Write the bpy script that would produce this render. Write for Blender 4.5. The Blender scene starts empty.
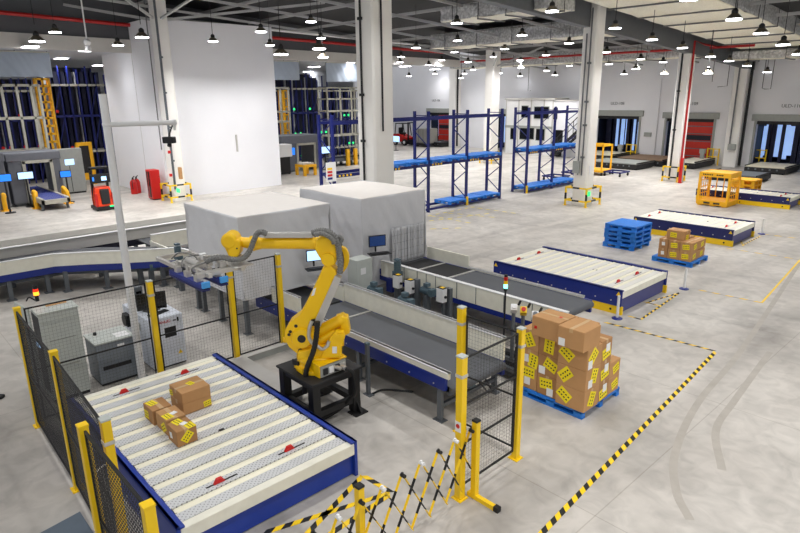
import bpy, bmesh, math, random
from mathutils import Vector as V, Matrix, noise
random.seed(7)
S = bpy.context.scene
COL = S.collection
R = math.radians
# ------------------------------------------------------------------ camera
FPX, PITCH, YAW, ROLL, EYE = 603.86, .277636, -.822815, -.0118616, V((0, 0, 5.0))
fw = V((math.sin(YAW)*math.cos(PITCH), math.cos(YAW)*math.cos(PITCH), -math.sin(PITCH)))
_r = V((math.cos(YAW), -math.sin(YAW), 0)); _u = _r.cross(fw)
rt = _r*math.cos(ROLL)+_u*math.sin(ROLL); up = -_r*math.sin(ROLL)+_u*math.cos(ROLL)
cam = bpy.data.cameras.new('camera'); co = bpy.data.objects.new('camera', cam); COL.objects.link(co)
co.matrix_world = Matrix(((rt.x, up.x, -fw.x, 0), (rt.y, up.y, -fw.y, 0), (rt.z, up.z, -fw.z, EYE.z), (0, 0, 0, 1)))
cam.sensor_width = 36; cam.lens = FPX*36/800; cam.clip_end = 300
S.camera = co
def ray(x, y): return rt*((x-400)/FPX) - up*((y-266.5)/FPX) + fw
def at(x, y, z=0.): d = ray(x, y); return EYE + d*((z-EYE.z)/d.z)
def atx(x, y, X): d = ray(x, y); return EYE + d*(X/d.x)
def aty(x, y, Y): d = ray(x, y); return EYE + d*(Y/d.y)
# ------------------------------------------------------------------ materials
def lin(c): return tuple((v/12.92 if v <= .04045 else ((v+.055)/1.055)**2.4) for v in c)
def mat(name, c, rough=.5, metal=0., emit=0., var=.06, scale=6., bump=0., bscale=40., ecol=None):
    m = bpy.data.materials.new(name); m.use_nodes = True; nt = m.node_tree; N = nt.nodes; L = nt.links
    b = N['Principled BSDF']; b.inputs['Roughness'].default_value = rough; b.inputs['Metallic'].default_value = metal
    c = (*lin(c), 1)
    b.inputs['Base Color'].default_value = c
    if emit:
        b.inputs['Emission Color'].default_value = (*lin(ecol), 1) if ecol else c
        b.inputs['Emission Strength'].default_value = emit
    tc = N.new('ShaderNodeTexCoord')
    if var:
        n = N.new('ShaderNodeTexNoise'); n.inputs['Scale'].default_value = scale; n.inputs['Detail'].default_value = 5
        L.new(tc.outputs['Object'], n.inputs['Vector'])
        mx = N.new('ShaderNodeMix'); mx.data_type = 'RGBA'
        mx.inputs['A'].default_value = tuple(max(0, v*(1-2*var)) for v in c[:3])+(1,)
        mx.inputs['B'].default_value = tuple(min(1, v*(1+2*var)) for v in c[:3])+(1,)
        L.new(n.outputs['Fac'], mx.inputs['Factor']); L.new(mx.outputs['Result'], b.inputs['Base Color'])
    if bump:
        n2 = N.new('ShaderNodeTexNoise'); n2.inputs['Scale'].default_value = bscale; n2.inputs['Detail'].default_value = 4
        L.new(tc.outputs['Object'], n2.inputs['Vector'])
        bp = N.new('ShaderNodeBump'); bp.inputs['Strength'].default_value = bump; bp.inputs['Distance'].default_value = .02
        L.new(n2.outputs['Fac'], bp.inputs['Height']); L.new(bp.outputs['Normal'], b.inputs['Normal'])
    return m
M = {}
def D(k, *a, **w): M[k] = mat(k, *a, **w)
D('yellow', (.98, .81, .07), .42, var=.03); D('robot_yellow', (1.0, .79, .02), .38, var=.03)
D('orange_yellow', (.96, .71, .09), .5); D('black', (.07, .07, .075), .5); D('dark', (.13, .13, .14), .6)
D('blue', (.07, .16, .50), .42); D('deck_blue', (.09, .22, .60), .4); D('rack_blue', (.045, .10, .40), .45)
D('pallet_blue', (.13, .49, .86), .5); D('navy', (.09, .12, .36), .45)
D('cream', (.93, .92, .86), .5); D('roller', (.95, .93, .84), .35, var=.02); D('deck_white', (.88, .87, .84), .45, var=.02); D('white', (.90, .90, .90), .5, var=.02)
D('wall_paint', (.925, .925, .94), .75, var=.02, scale=.6); D('column_paint', (.95, .94, .92), .7, var=.025, scale=1.5)
D('panel_grey', (.62, .63, .61), .5); D('steel_grey', (.40, .42, .44), .45, .3); D('cab_grey', (.74, .76, .74), .5)
D('cab_blue_grey', (.50, .53, .56), .5); D('cab_white', (.84, .86, .90), .45); D('alu', (.80, .79, .77), .35, .5)
D('belt', (.33, .34, .36), .6, var=.05, scale=3); D('belt_dark', (.22, .23, .25), .6)
D('fabric', (.86, .86, .87), .85, var=.04, scale=2, bump=.4, bscale=9); D('fabric_top', (.95, .93, .91), .85, var=.02)
D('fabric_blue', (.62, .66, .71), .8, var=.04, scale=2); D('portal_grey', (.42, .43, .46), .7)
D('strip', (.80, .80, .81), .6); D('red', (.80, .09, .08), .4); D('orange_red', (.93, .26, .08), .4); D('shutter_red', (.78, .17, .11), .5)
D('card', (.74, .56, .37), .8, var=.06, scale=5); D('card_b', (.68, .50, .32), .8, var=.06, scale=5); D('tape', (.78, .64, .46), .35, var=.03)
D('sticker', (.97, .88, .10), .6, var=.02); D('paper', (.93, .93, .93), .7, var=0); D('ink', (.12, .11, .10), .7, var=0)
D('hose', (.46, .46, .45), .5, var=.48, scale=45); D('rubber', (.06, .06, .06), .7); D('foam_blue', (.28, .62, .90), .6)
D('screen', (.03, .05, .10), .25, emit=.35, ecol=(.10, .28, .55), var=0); D('screen_on', (.5, .7, .95), .3, emit=1.2, ecol=(.72, .86, 1), var=0)
D('screen_blue', (.1, .4, .8), .3, emit=.9, ecol=(.15, .5, .95), var=0); D('screen_off', (.03, .03, .035), .2, var=0)
D('lamp_glow', (1, 1, 1), .5, emit=14, ecol=(.98, .98, 1), var=0); D('beacon_red', (.9, .15, .08), .4, emit=1.0, ecol=(1, .2, .05), var=0)
D('beacon_amber', (1, .55, .1), .4, emit=4, ecol=(1, .5, .12), var=0); D('beacon_green', (.3, 1, .8), .4, emit=3.5, ecol=(.45, 1, .85), var=0)
D('sign_green', (.1, .8, .45), .4, emit=1.2, ecol=(.2, .9, .5), var=0)
D('lamp_shade', (.16, .16, .15), .45, .4); D('lamp_rim', (.42, .39, .33), .5, .2)
D('foil', (.74, .74, .74), .4, .2, var=.5, scale=9, bump=1., bscale=12); D('duct_cream', (.95, .91, .84), .7, var=.12, scale=16, bump=.5, bscale=18)  # foil noise paints the bright and dark glints of its crinkles into the colour
D('roof', (.13, .135, .145), .8); D('beam_grey', (.40, .41, .42), .6); D('purlin', (.68, .68, .68), .5); D('fascia', (.34, .345, .36), .8, var=.02)
D('fascia_light', (.80, .79, .77), .8, var=.02); D('inner_panel', (.78, .79, .81), .4, var=.02)
D('pipe_red', (.68, .10, .10), .45); D('pipe_grey', (.45, .45, .46), .4, .4); D('frame_cream', (.72, .71, .66), .55)
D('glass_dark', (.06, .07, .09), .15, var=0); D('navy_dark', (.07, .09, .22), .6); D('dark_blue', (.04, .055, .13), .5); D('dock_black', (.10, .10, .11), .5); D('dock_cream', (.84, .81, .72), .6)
D('strip_daylight', (.60, .72, .95), .4, emit=.55, ecol=(.62, .76, 1), var=.2, scale=1.5); D('ply', (.52, .42, .33), .7); D('silver_load', (.60, .59, .56), .5, .2)  # the pale curtain strips glow in place of daylight coming through from behind
D('motor_blue', (.34, .42, .46), .45, .2); D('conc_grey', (.74, .73, .71), .7, var=.03)
D('text_grey', (.35, .35, .37), .7, var=0); D('logo_red', (.80, .12, .12), .5, var=0); D('purple_blue', (.27, .29, .52), .45)
D('wire', (.16, .16, .17), .5); D('wire_light', (.5, .5, .5), .5); D('matt_slate', (.36, .41, .46), .6)

def plate_mat():
    m = mat('deck_plate', (.81, .815, .82), .4, .0, var=.02); nt = m.node_tree; N = nt.nodes; L = nt.links; b = N['Principled BSDF']
    tc = N.new('ShaderNodeTexCoord'); mp = N.new('ShaderNodeMapping'); mp.inputs['Scale'].default_value = (23, 23, 0); mp.inputs['Rotation'].default_value = (0, 0, R(45))
    fr = N.new('ShaderNodeVectorMath'); fr.operation = 'FRACTION'; sb = N.new('ShaderNodeVectorMath'); sb.operation = 'SUBTRACT'; sb.inputs[1].default_value = (.5, .5, 0)
    ln = N.new('ShaderNodeVectorMath'); ln.operation = 'LENGTH'; lt = N.new('ShaderNodeMath'); lt.operation = 'LESS_THAN'; lt.inputs[1].default_value = .19
    mx = N.new('ShaderNodeMix'); mx.data_type = 'RGBA'; mx.inputs['B'].default_value = (.26, .26, .27, 1)
    L.new(tc.outputs['Object'], mp.inputs['Vector']); L.new(mp.outputs['Vector'], fr.inputs[0]); L.new(fr.outputs[0], sb.inputs[0]); L.new(sb.outputs[0], ln.inputs[0])
    L.new(ln.outputs['Value'], lt.inputs[0]); L.new(lt.outputs[0], mx.inputs['Factor'])
    src = b.inputs['Base Color'].links[0].from_socket; L.new(src, mx.inputs['A']); L.new(mx.outputs['Result'], b.inputs['Base Color'])
    return m
M['deck_plate'] = plate_mat()
def floor_mat():
    m = bpy.data.materials.new('concrete_floor'); m.use_nodes = True; nt = m.node_tree; N = nt.nodes; L = nt.links; b = N['Principled BSDF']
    tc = N.new('ShaderNodeTexCoord')
    def noi(s, d, w=0., stretch=(1, 1, 1)):
        mp = N.new('ShaderNodeMapping'); mp.inputs['Scale'].default_value = stretch
        n = N.new('ShaderNodeTexNoise'); n.inputs['Scale'].default_value = s; n.inputs['Detail'].default_value = d; n.inputs['Distortion'].default_value = w
        L.new(tc.outputs['Object'], mp.inputs['Vector']); L.new(mp.outputs['Vector'], n.inputs['Vector']); return n.outputs['Fac']
    def ramp(f, p0, c0, p1, c1):
        r = N.new('ShaderNodeValToRGB'); e = r.color_ramp.elements; e[0].position = p0; e[0].color = (*lin((c0,)*3), 1) if isinstance(c0, float) else (*lin(c0), 1)
        e[1].position = p1; e[1].color = (*lin((c1,)*3), 1) if isinstance(c1, float) else (*lin(c1), 1)
        L.new(f, r.inputs['Fac']); return r.outputs['Color']
    def mul(a, c, f=1.):
        x = N.new('ShaderNodeMix'); x.data_type = 'RGBA'; x.blend_type = 'MULTIPLY'; x.inputs['Factor'].default_value = f
        L.new(a, x.inputs['A']); L.new(c, x.inputs['B']); return x.outputs['Result']
    base = ramp(noi(.30, 8, .6), .3, (.73, .705, .675), .68, (.805, .785, .755))
    fine = ramp(noi(3.2, 9, .9), .30, .90, .62, 1.0)
    smear = ramp(noi(.45, 7, 1.2, (1.6, .22, 1)), .30, .87, .55, 1.0)
    smear2 = ramp(noi(.6, 8, .8, (.5, .9, 1)), .30, .88, .52, 1.0)
    c = mul(mul(mul(base, fine), smear), smear2)
    # saw-cut joints every 4 m
    sx = N.new('ShaderNodeSeparateXYZ'); L.new(tc.outputs['Object'], sx.inputs[0])
    for ax in ('X', 'Y'):
        a = N.new('ShaderNodeMath'); a.operation = 'PINGPONG'; a.inputs[1].default_value = 2.0; L.new(sx.outputs[ax], a.inputs[0])
        l = N.new('ShaderNodeMath'); l.operation = 'LESS_THAN'; l.inputs[1].default_value = .008; L.new(a.outputs[0], l.inputs[0])
        x = N.new('ShaderNodeMix'); x.data_type = 'RGBA'; x.blend_type = 'MULTIPLY'; x.inputs['B'].default_value = (.78, .77, .75, 1)
        L.new(l.outputs[0], x.inputs['Factor']); L.new(c, x.inputs['A']); c = x.outputs['Result']
    L.new(c, b.inputs['Base Color'])
    rr = N.new('ShaderNodeMapRange'); rr.inputs['To Min'].default_value = .32; rr.inputs['To Max'].default_value = .6
    L.new(noi(1.3, 5), rr.inputs['Value']); L.new(rr.outputs[0], b.inputs['Roughness'])
    bp = N.new('ShaderNodeBump'); bp.inputs['Strength'].default_value = .08; L.new(noi(25, 4), bp.inputs['Height']); L.new(bp.outputs['Normal'], b.inputs['Normal'])
    return m
M['floor'] = floor_mat()
# ------------------------------------------------------------------ mesh builder
def frame(d):
    d = V(d).normalized(); a = V((0, 0, 1)) if abs(d.z) < .95 else V((1, 0, 0))
    x = a.cross(d).normalized(); return x, d.cross(x)
class MB:
    def __init__(s): s.v = []; s.f = []; s.mi = []; s.sm = []; s.m = 0
    def _add(s, vs, fs, smooth=False):
        o = len(s.v); s.v += [V(p) for p in vs]
        for f in fs: s.f.append([i+o for i in f]); s.mi.append(s.m); s.sm.append(smooth)
        return s
    def box(s, a, b):
        x0, x1 = sorted((a[0], b[0])); y0, y1 = sorted((a[1], b[1])); z0, z1 = sorted((a[2], b[2]))
        return s._add([(x0, y0, z0), (x1, y0, z0), (x1, y1, z0), (x0, y1, z0), (x0, y0, z1), (x1, y0, z1), (x1, y1, z1), (x0, y1, z1)],
                      [(3, 2, 1, 0), (4, 5, 6, 7), (0, 1, 5, 4), (1, 2, 6, 5), (2, 3, 7, 6), (3, 0, 4, 7)])
    def hexa(s, p): return s._add(p, [(3, 2, 1, 0), (4, 5, 6, 7), (0, 1, 5, 4), (1, 2, 6, 5), (2, 3, 7, 6), (3, 0, 4, 7)])
    def obox(s, c, sx, sy, sz, rz=0.):
        c = V(c); cs, sn = math.cos(rz), math.sin(rz); P = []
        for z in (0, sz):
            for x, y in ((-1, -1), (1, -1), (1, 1), (-1, 1)):
                x *= sx/2; y *= sy/2; P.append(c+V((x*cs-y*sn, x*sn+y*cs, z)))
        return s.hexa(P)
    def bar(s, a, b, w, h=None, side=None):
        a = V(a); b = V(b); h = h or w; d = (b-a).normalized(); x, y = frame(d)
        if side is not None: x = V(side); x = (x-d*x.dot(d)).normalized(); y = d.cross(x)
        P = [p+x*i*w/2+y*j*h/2 for p in (a, b) for i, j in ((-1, -1), (1, -1), (1, 1), (-1, 1))]
        return s.hexa(P)
    def cyl(s, a, b, r, r2=None, n=12):
        a = V(a); b = V(b); r2 = r if r2 is None else r2; x, y = frame(b-a); P = []
        for p, q in ((a, r), (b, r2)):
            for k in range(n): t = 2*math.pi*k/n; P.append(p+x*math.cos(t)*q+y*math.sin(t)*q)
        s._add(P, [(k, (k+1) % n, n+(k+1) % n, n+k) for k in range(n)], True)
        o = len(s.v)-2*n
        for f in (list(range(n-1, -1, -1)), list(range(n, 2*n))): s.f.append([i+o for i in f]); s.mi.append(s.m); s.sm.append(False)
        return s
    def tube(s, pts, r, n=8, jit=0):
        pts = [V(p) for p in pts]; P = []; px = None
        for i, p in enumerate(pts):
            d = pts[min(i+1, len(pts)-1)]-pts[max(i-1, 0)]
            d.normalize()
            if px is None: x, y = frame(d)
            else:
                x = px-d*px.dot(d); x.normalize(); y = d.cross(x)
            px = x; q = r*(1+(jit if i % 2 else -jit))
            for k in range(n): t = 2*math.pi*k/n; P.append(p+x*math.cos(t)*q+y*math.sin(t)*q)
        F = [(i*n+k, i*n+(k+1) % n, (i+1)*n+(k+1) % n, (i+1)*n+k) for i in range(len(pts)-1) for k in range(n)]
        s._add(P, F, True); o = len(s.v)-len(P)
        for f in (list(range(n-1, -1, -1)), list(range(len(P)-n, len(P)))): s.f.append([i+o for i in f]); s.mi.append(s.m); s.sm.append(False)
        return s
    def prism(s, poly, ext):
        ext = V(ext); n = len(poly); P = [V(p) for p in poly]+[V(p)+ext for p in poly]
        return s._add(P, [list(range(n-1, -1, -1)), list(range(n, 2*n))]+[(k, (k+1) % n, n+(k+1) % n, n+k) for k in range(n)])
    def lathe(s, c, prof, n=20, axis=(0, 0, 1)):
        c = V(c); ax = V(axis).normalized(); x, y = frame(ax); P = []
        for r, z in prof:
            for k in range(n): t = 2*math.pi*k/n; P.append(c+ax*z+x*math.cos(t)*r+y*math.sin(t)*r)
        m = len(prof)
        s._add(P, [(i*n+k, i*n+(k+1) % n, (i+1)*n+(k+1) % n, (i+1)*n+k) for i in range(m-1) for k in range(n)], True)
        o = len(s.v)-len(P)
        for f in (list(range(n-1, -1, -1)), list(range(len(P)-n, len(P)))): s.f.append([i+o for i in f]); s.mi.append(s.m); s.sm.append(False)
        return s
    def ball(s, c, r, n=12):
        return s.lathe(V(c), [(max(.001, r*math.sin(math.pi*i/n)), -r*math.cos(math.pi*i/n)) for i in range(n+1)], n*2)
    def grid(s, p0, u, v, nu, nv, fn=None):
        p0 = V(p0); u = V(u); v = V(v); P = []
        for j in range(nv+1):
            for i in range(nu+1):
                p = p0+u*(i/nu)+v*(j/nv); P.append(fn(p, i/nu, j/nv) if fn else p)
        return s._add(P, [(j*(nu+1)+i, j*(nu+1)+i+1, (j+1)*(nu+1)+i+1, (j+1)*(nu+1)+i) for j in range(nv) for i in range(nu)], True)
def rootloc(o):
    l = V((0, 0, 0))
    while o: l += o.location; o = o.parent
    return l
def build(name, mb, mats, parent=None, bevel=0., label=None, solid=0.):
    """ONE mesh object from a builder in world coordinates; a top-level mesh gets its origin at its base."""
    if not isinstance(mats, (list, tuple)): mats = [mats]
    if parent is not None: off = rootloc(parent)
    else:
        xs = [p.x for p in mb.v]; ys = [p.y for p in mb.v]; off = V(((min(xs)+max(xs))/2, (min(ys)+max(ys))/2, min(p.z for p in mb.v)))
    me = bpy.data.meshes.new(name); me.from_pydata([p-off for p in mb.v], [], mb.f); me.update()
    for k in mats: me.materials.append(M[k] if isinstance(k, str) else k)
    me.polygons.foreach_set('material_index', mb.mi); me.polygons.foreach_set('use_smooth', mb.sm)
    bm = bmesh.new(); bm.from_mesh(me)
    if not solid: bmesh.ops.recalc_face_normals(bm, faces=bm.faces)
    bm.to_mesh(me); bm.free()
    if any(mb.sm): me.set_sharp_from_angle(angle=R(40))
    o = bpy.data.objects.new(name, me); COL.objects.link(o)
    if parent is not None: o.parent = parent
    else: o.location = off
    if bevel:
        b = o.modifiers.new('bevel', 'BEVEL'); b.width = bevel; b.segments = 2; b.limit_method = 'ANGLE'; b.angle_limit = R(35)
    if solid:
        b = o.modifiers.new('thickness', 'SOLIDIFY'); b.thickness = solid
    if label: o['label'] = label
    return o
def tag(o, label, cat, group=None, kind=None):
    o['label'] = label; o['category'] = cat
    if group: o['group'] = group
    if kind: o['kind'] = kind
    return o
def thing(name, label, cat, loc=(0, 0, 0), group=None):
    o = bpy.data.objects.new(name, None); COL.objects.link(o); o.location = V(loc); o.empty_display_size = .2
    return tag(o, label, cat, group)
def struct(name, mb, mats, label=None, **k):
    o = build(name, mb, mats, **k); o['kind'] = 'structure'
    if label: o['label'] = label
    return o
def copy_tree(o, loc=None, rz=None, label=None, group=None, parent=None):
    c = o.copy(); COL.objects.link(c)
    if parent is not None: c.parent = parent
    if loc is not None: c.location = V(loc)
    if rz is not None: c.rotation_euler = (0, 0, rz)
    if label: c['label'] = label
    if group: c['group'] = group
    for ch in [x for x in ALL_CHILDREN(o)]: copy_tree(ch, parent=c)
    return c
def ALL_CHILDREN(o): return list(o.children)
def text_mesh(txt, size):
    cu = bpy.data.curves.new('lettering', 'FONT'); cu.body = txt; cu.size = size; cu.extrude = .004; cu.align_x = 'CENTER'; cu.align_y = 'CENTER'
    t = bpy.data.objects.new('lettering', cu); COL.objects.link(t); dg = bpy.context.evaluated_depsgraph_get()
    me = bpy.data.meshes.new_from_object(t.evaluated_get(dg)); bpy.data.objects.remove(t); bpy.data.curves.remove(cu); return me
def lettering(name, txt, size, m, loc, rot, parent=None):
    me = text_mesh(txt, size); me.name = name; me.materials.clear(); me.materials.append(M[m])
    o = bpy.data.objects.new(name, me); COL.objects.link(o)
    if parent is not None: o.parent = parent; loc = V(loc)-rootloc(parent)
    o.location = V(loc); o.rotation_euler = rot; return o
def stripes(mb, a, b, w, h, step=.1, side=None, dark=1, light=0):
    """a bar cut into alternating light and dark lengths"""
    a = V(a); b = V(b); n = max(2, round((b-a).length/step))
    for k in range(n):
        mb.m = dark if k % 2 else light
        mb.bar(a.lerp(b, k/n), a.lerp(b, (k+1)/n), w, h, side)
    mb.m = 0
def spline(pts, k=5):
    P = [V(p) for p in pts]; P = [P[0]*2-P[1]]+P+[P[-1]*2-P[-2]]; out = []
    for i in range(1, len(P)-2):
        for j in range(k):
            t = j/k; a, b, c, d = P[i-1:i+3]
            out.append(.5*((2*b)+(c-a)*t+(2*a-5*b+4*c-d)*t*t+(3*b-a-3*c+d)*t**3))
    return out+[P[-2]]
ORD = ['first', 'second', 'third', 'fourth', 'fifth', 'sixth', 'seventh', 'eighth', 'ninth', 'tenth', 'eleventh', 'twelfth', 'thirteenth', 'fourteenth']
LAMP_W, SKY, EXPO = 80., .56, 0.27
# ================================================================== THE SETTING
struct('floor', MB().box((-64, -8, -.12), (26, 60, 0)), 'floor')
def roofz(y): return 10.6-.066*y
def slab(x0, x1, y0, y1, zb, zt):
    return MB().hexa([(x0, y0, zb(y0)), (x1, y0, zb(y0)), (x1, y1, zb(y1)), (x0, y1, zb(y1)), (x0, y0, zt(y0)), (x1, y0, zt(y0)), (x1, y1, zt(y1)), (x0, y1, zt(y1))])
struct('ceiling', slab(-33.2, 26, -8, 46, roofz, lambda y: roofz(y)+.15), 'roof')
YW = 45.3
DOORS = [(-44.2, -41.2, 3.2), (-36.2, -33.2, 3.2), (-25.5, -22.0, 3.2), (-19.9, -16.6, 3.1), (-13.9, -9.4, 3.05)]
w = MB(); xx = -64
for a, b, h in DOORS:
    w.box((xx, YW, 0), (a, YW+.3, 9)); w.box((a, YW, h), (b, YW+.3, 9)); xx = b
w.box((xx, YW, 0), (26, YW+.3, 9))
struct('wall_back', w, 'wall_paint')
struct('baseboard_back', MB().box((-33, YW-.02, 0), (-26, YW, .12)), 'conc_grey')
struct('wall_left', MB().box((-60.3, -8, 0), (-60, YW, 8)), 'inner_panel')
struct('ceiling_annex', MB().box((-60, -8, 7.3), (-33.2, 37, 7.45)), 'inner_panel')
struct('wall_header', MB().box((-33.2, -8, 7.45), (-33, 37.2, 11.2)), 'fascia')
struct('trim_1', MB().hexa([(-33.12, -8, 7.32), (-32.92, -8, 7.32), (-32.92, 37.2, 6.98), (-33.12, 37.2, 6.98), (-33.12, -8, 8.05), (-32.92, -8, 8.05), (-32.92, 37.2, 7.5), (-33.12, 37.2, 7.5)]), 'fascia_light')
struct('wall_annex', MB().box((-60, 37, 0), (-46, 37.2, 7.3)), 'inner_panel')
wb = MB().box((-37.5, 12.2, 0), (-30.5, 18.95, 8.6))
struct('wall_box', wb, 'wall_paint')
pn = MB()
pn.box((-30.5, 16.25, 2.1), (-30.44, 16.33, 3.0))
pn.box((-33.02, 12.188, .05), (-33.0, 12.2, 8.5))
struct('trim_2', pn, 'conc_grey')
# dock doors: frame, shutter or strip curtain, dark tunnel behind
for i, (a, b, h) in enumerate(DOORS):
    g = MB().box((a-.32, YW-.12, h), (b+.32, YW+.02, h+.42)); g.box((a-.14, YW-.1, 0), (a, YW+.02, h)); g.box((b, YW-.1, 0), (b+.14, YW+.02, h))
    d = struct('door_%d' % (i+1), g, 'panel_grey', bevel=.02)
    m = MB().box((a, YW+.02, h-.22), (b, YW+.28, h)); build('door_lintel', m, 'dark', d)
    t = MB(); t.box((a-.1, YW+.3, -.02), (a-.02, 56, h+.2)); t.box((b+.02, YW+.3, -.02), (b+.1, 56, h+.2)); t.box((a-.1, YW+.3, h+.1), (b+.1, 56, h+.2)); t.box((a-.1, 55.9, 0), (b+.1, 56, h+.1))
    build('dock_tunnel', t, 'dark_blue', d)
    if i in (0, 3):
        x0 = a if i == 0 else a+.55
        if i == 0: x0 = a+1.25
        s = MB(); n = 6
        for k in range(n):
            z0 = h*k/n; s.m = 0; s.box((x0, YW+.08, z0+.03), (b, YW+.14, z0+h/n-.03))
            s.m = 1; s.box((x0, YW+.07, z0-.03), (b, YW+.15, z0+.03))
        build('shutter', s, ['shutter_red', 'portal_grey'], d)
        wv = MB().box((x0+.12, YW+.05, h*.5+.08), (b-.12, YW+.08, h*.5+.42)); build('shutter_window', wv, 'dark_blue', d)
    s = MB(); rng = random.Random(i+3); x = a+.05
    while x < b-.1:
        wd = rng.uniform(.10, .34); s.m = 1 if rng.random() < .55 else 0; yy = YW+1.2+rng.uniform(0, .3)
        s.box((x, yy, rng.uniform(.5, 1.0) if s.m else .1), (min(x+wd, b), yy+.03, h-.1 if not s.m else h-rng.uniform(.15, .6))); x += wd+rng.uniform(.0, .05)
    sc = build('strip_curtain', s, ['navy_dark', 'strip_daylight'])
    tag(sc, 'blue and white strip curtain inside %s dock doorway' % ['the far left red shuttered', 'the narrow left', 'the ULD-108', 'the ULD-109 half shuttered', 'the ULD-110'][i], 'strip curtain', kind='stuff')
for txt, px, py in (('ULD-106', 436, 100.5), ('ULD-108', 617.5, 103.5), ('ULD-109', 690, 103.8), ('ULD-110', 791.5, 106)):
    p = aty(px, py, YW-.02); o = lettering('wall_lettering', txt, .30, 'text_grey', p, (R(90), 0, 0)); tag(o, 'grey door number %s painted on the white back wall' % txt, 'lettering')
# ---- columns
def column(x, y, h, w=.8, n=1, label=None, guard=True):
    c = w/2; k = .06
    poly = [(x-c+k, y-c, 0), (x+c-k, y-c, 0), (x+c, y-c+k, 0), (x+c, y+c-k, 0), (x+c-k, y+c, 0), (x-c+k, y+c, 0), (x-c, y+c-k, 0), (x-c, y-c+k, 0)]
    o = struct('trim_%d' % n, MB().prism(poly, (0, 0, h)), 'column_paint', label=label)
    return o
cols = [(-14.9, 12.85, 9.7, 'white column rising behind the grey curtained boxes'), (-14.5, 24.95, 8.9, 'white column with yellow guard right of the blue racks'), (-14.85, 35.5, 8.2, 'white column with red riser pipe near the back wall'),
        (-15.05, 44.95, 7.6, 'white wall column between the ULD-109 and ULD-110 doors'), (-28.75, 36.0, 8.1, 'white column behind the long blue rack'), (-40.4, 44.95, 7.6, 'white wall column right of the far left red door'), (-29.78, 12.45, 9.7, 'white column at the corner of the white wall block')]
for i, (x, y, h, l) in enumerate(cols): column(x, y, h, .62 if i == 6 else .84 if i == 0 else .68 if i in (1, 2) else .8 if i == 4 else .85, 10+i, l)
for i, x in enumerate((-22.9+2.2, -8.2, -27.0)):
    struct('trim_%d' % (20+i), MB().box((x-.15, YW-.12, 0), (x+.15, YW, 7)), 'wall_paint')
# conduits on columns
def conduit(pts, r, label, m='pipe_grey', clips=()):
    t = MB().tube(pts, r, 6)
    for c in clips: t.box((c[0]-.08, c[1]-.08, c[2]-.04), (c[0]+.08, c[1]+.04, c[2]+.04))
    return tag(build('conduit_pipe', t, m), label, 'pipe')
conduit([(-15.0, 12.40, 1.9), (-15.0, 12.40, 9.6)], .035, 'grey conduit on the left face of the white column behind the curtained boxes', 'dark', [(-15.0, 12.43, z) for z in (3.6, 5, 7.2)])
conduit([(-14.44, 12.75, 3.9), (-14.44, 12.75, 9.6)], .03, 'thin grey conduit on the right face of the white column behind the curtained boxes', 'dark')
conduit([(-14.40, 24.57, 1.4), (-14.40, 24.57, 8.4)], .03, 'right conduit on the front of the guarded white column', 'pipe_grey', [(-14.4, 24.6, z) for z in (2.2, 3.6, 4.6, 6.2)])
conduit([(-14.6, 24.57, 1.4), (-14.6, 24.57, 7.4)], .03, 'left conduit on the front of the guarded white column', 'pipe_grey')
conduit([(-14.95, 35.12, .1), (-14.95, 35.12, 7.2)], .05, 'dark conduit on the front of the white column by the red riser', 'dark', [(-14.95, 35.15, z) for z in (2.9, 5.)])
conduit([(-14.44, 35.3, .1), (-14.44, 35.3, 7.6), (-14.3, 36.3, 7.45), (-14.1, 37.45, 7.36)], .055, 'red sprinkler riser on the right side of the white column', 'pipe_red')
conduit([(-14.47, 44.8, .1), (-14.47, 44.8, 7.3)], .09, 'black downpipe beside the wall column left of the ULD-110 door', 'black')
conduit([(-15.1, 44.4, 1.2), (-15.1, 44.4, 7.3)], .05, 'grey conduit up the wall column left of the ULD-110 door', 'pipe_grey')
conduit([(-39.85, 44.7, .1), (-39.85, 44.7, 7.2)], .09, 'black downpipe beside the wall column behind the blue rack', 'black')
conduit([(-29.45, 12.2, .6), (-29.45, 12.2, 9.6)], .06, 'dark grey conduit on the corner column of the white block', 'steel_grey', [(-29.45, 12.25, z) for z in (2, 3.6, 5.2, 6.8)])
conduit([(-30.15, 12.02, 2.5), (-30.15, 12.02, 9.6)], .03, 'thin conduit on the left face of the corner column', 'pipe_grey')
for p, lab in ((aty(712, 82, 44.9), 'left of two'), (aty(727, 86, 44.9), 'right of two')):
    t = MB().tube([p+V((0, 0, 3)), p, p+V((-.6, 0, -.05))] if 'right' in lab else [p+V((0, 0, 3)), p], .02, 5); tag(build('hanging_cable', t, 'dark'), 'thin black cable hanging before the back wall, %s above the red shutter' % lab, 'cable')
p = aty(768, 89, 44.9); tag(build('hanging_cable', MB().tube([p+V((-.35, 0, 3)), p+V((-.35, 0, .05)), p+V((-.2, 0, 0)), p+V((.15, 0, 0)), p+V((.15, 0, 3))], .02, 5), 'dark'), 'thin black cable loop hanging above the ULD-110 doorway', 'cable')
p = aty(528, 91, 44.9); tag(build('hanging_cable', MB().tube([p+V((0, 0, 3)), p, p+V((.3, 0, .03))], .02, 5), 'dark'), 'thin black cable hanging above the white cabin', 'cable')
# wall fittings
def wallbox(px, py, w, h, m, lab, Y=YW):
    p = aty(px, py, Y); b = MB().box((p.x-w/2, Y-.12, p.z-h/2), (p.x+w/2, Y+.0, p.z+h/2)); return tag(build('switch_box', b, m, bevel=.015), lab, 'switch box')
wallbox(648, 134.5, .55, .3, 'panel_grey', 'grey switch box on the wall between the ULD-108 and ULD-109 doors')
wallbox(732, 147, .5, .4, 'panel_grey', 'grey switch box at the foot of the wall column by the ULD-110 door', 44.4)
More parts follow.
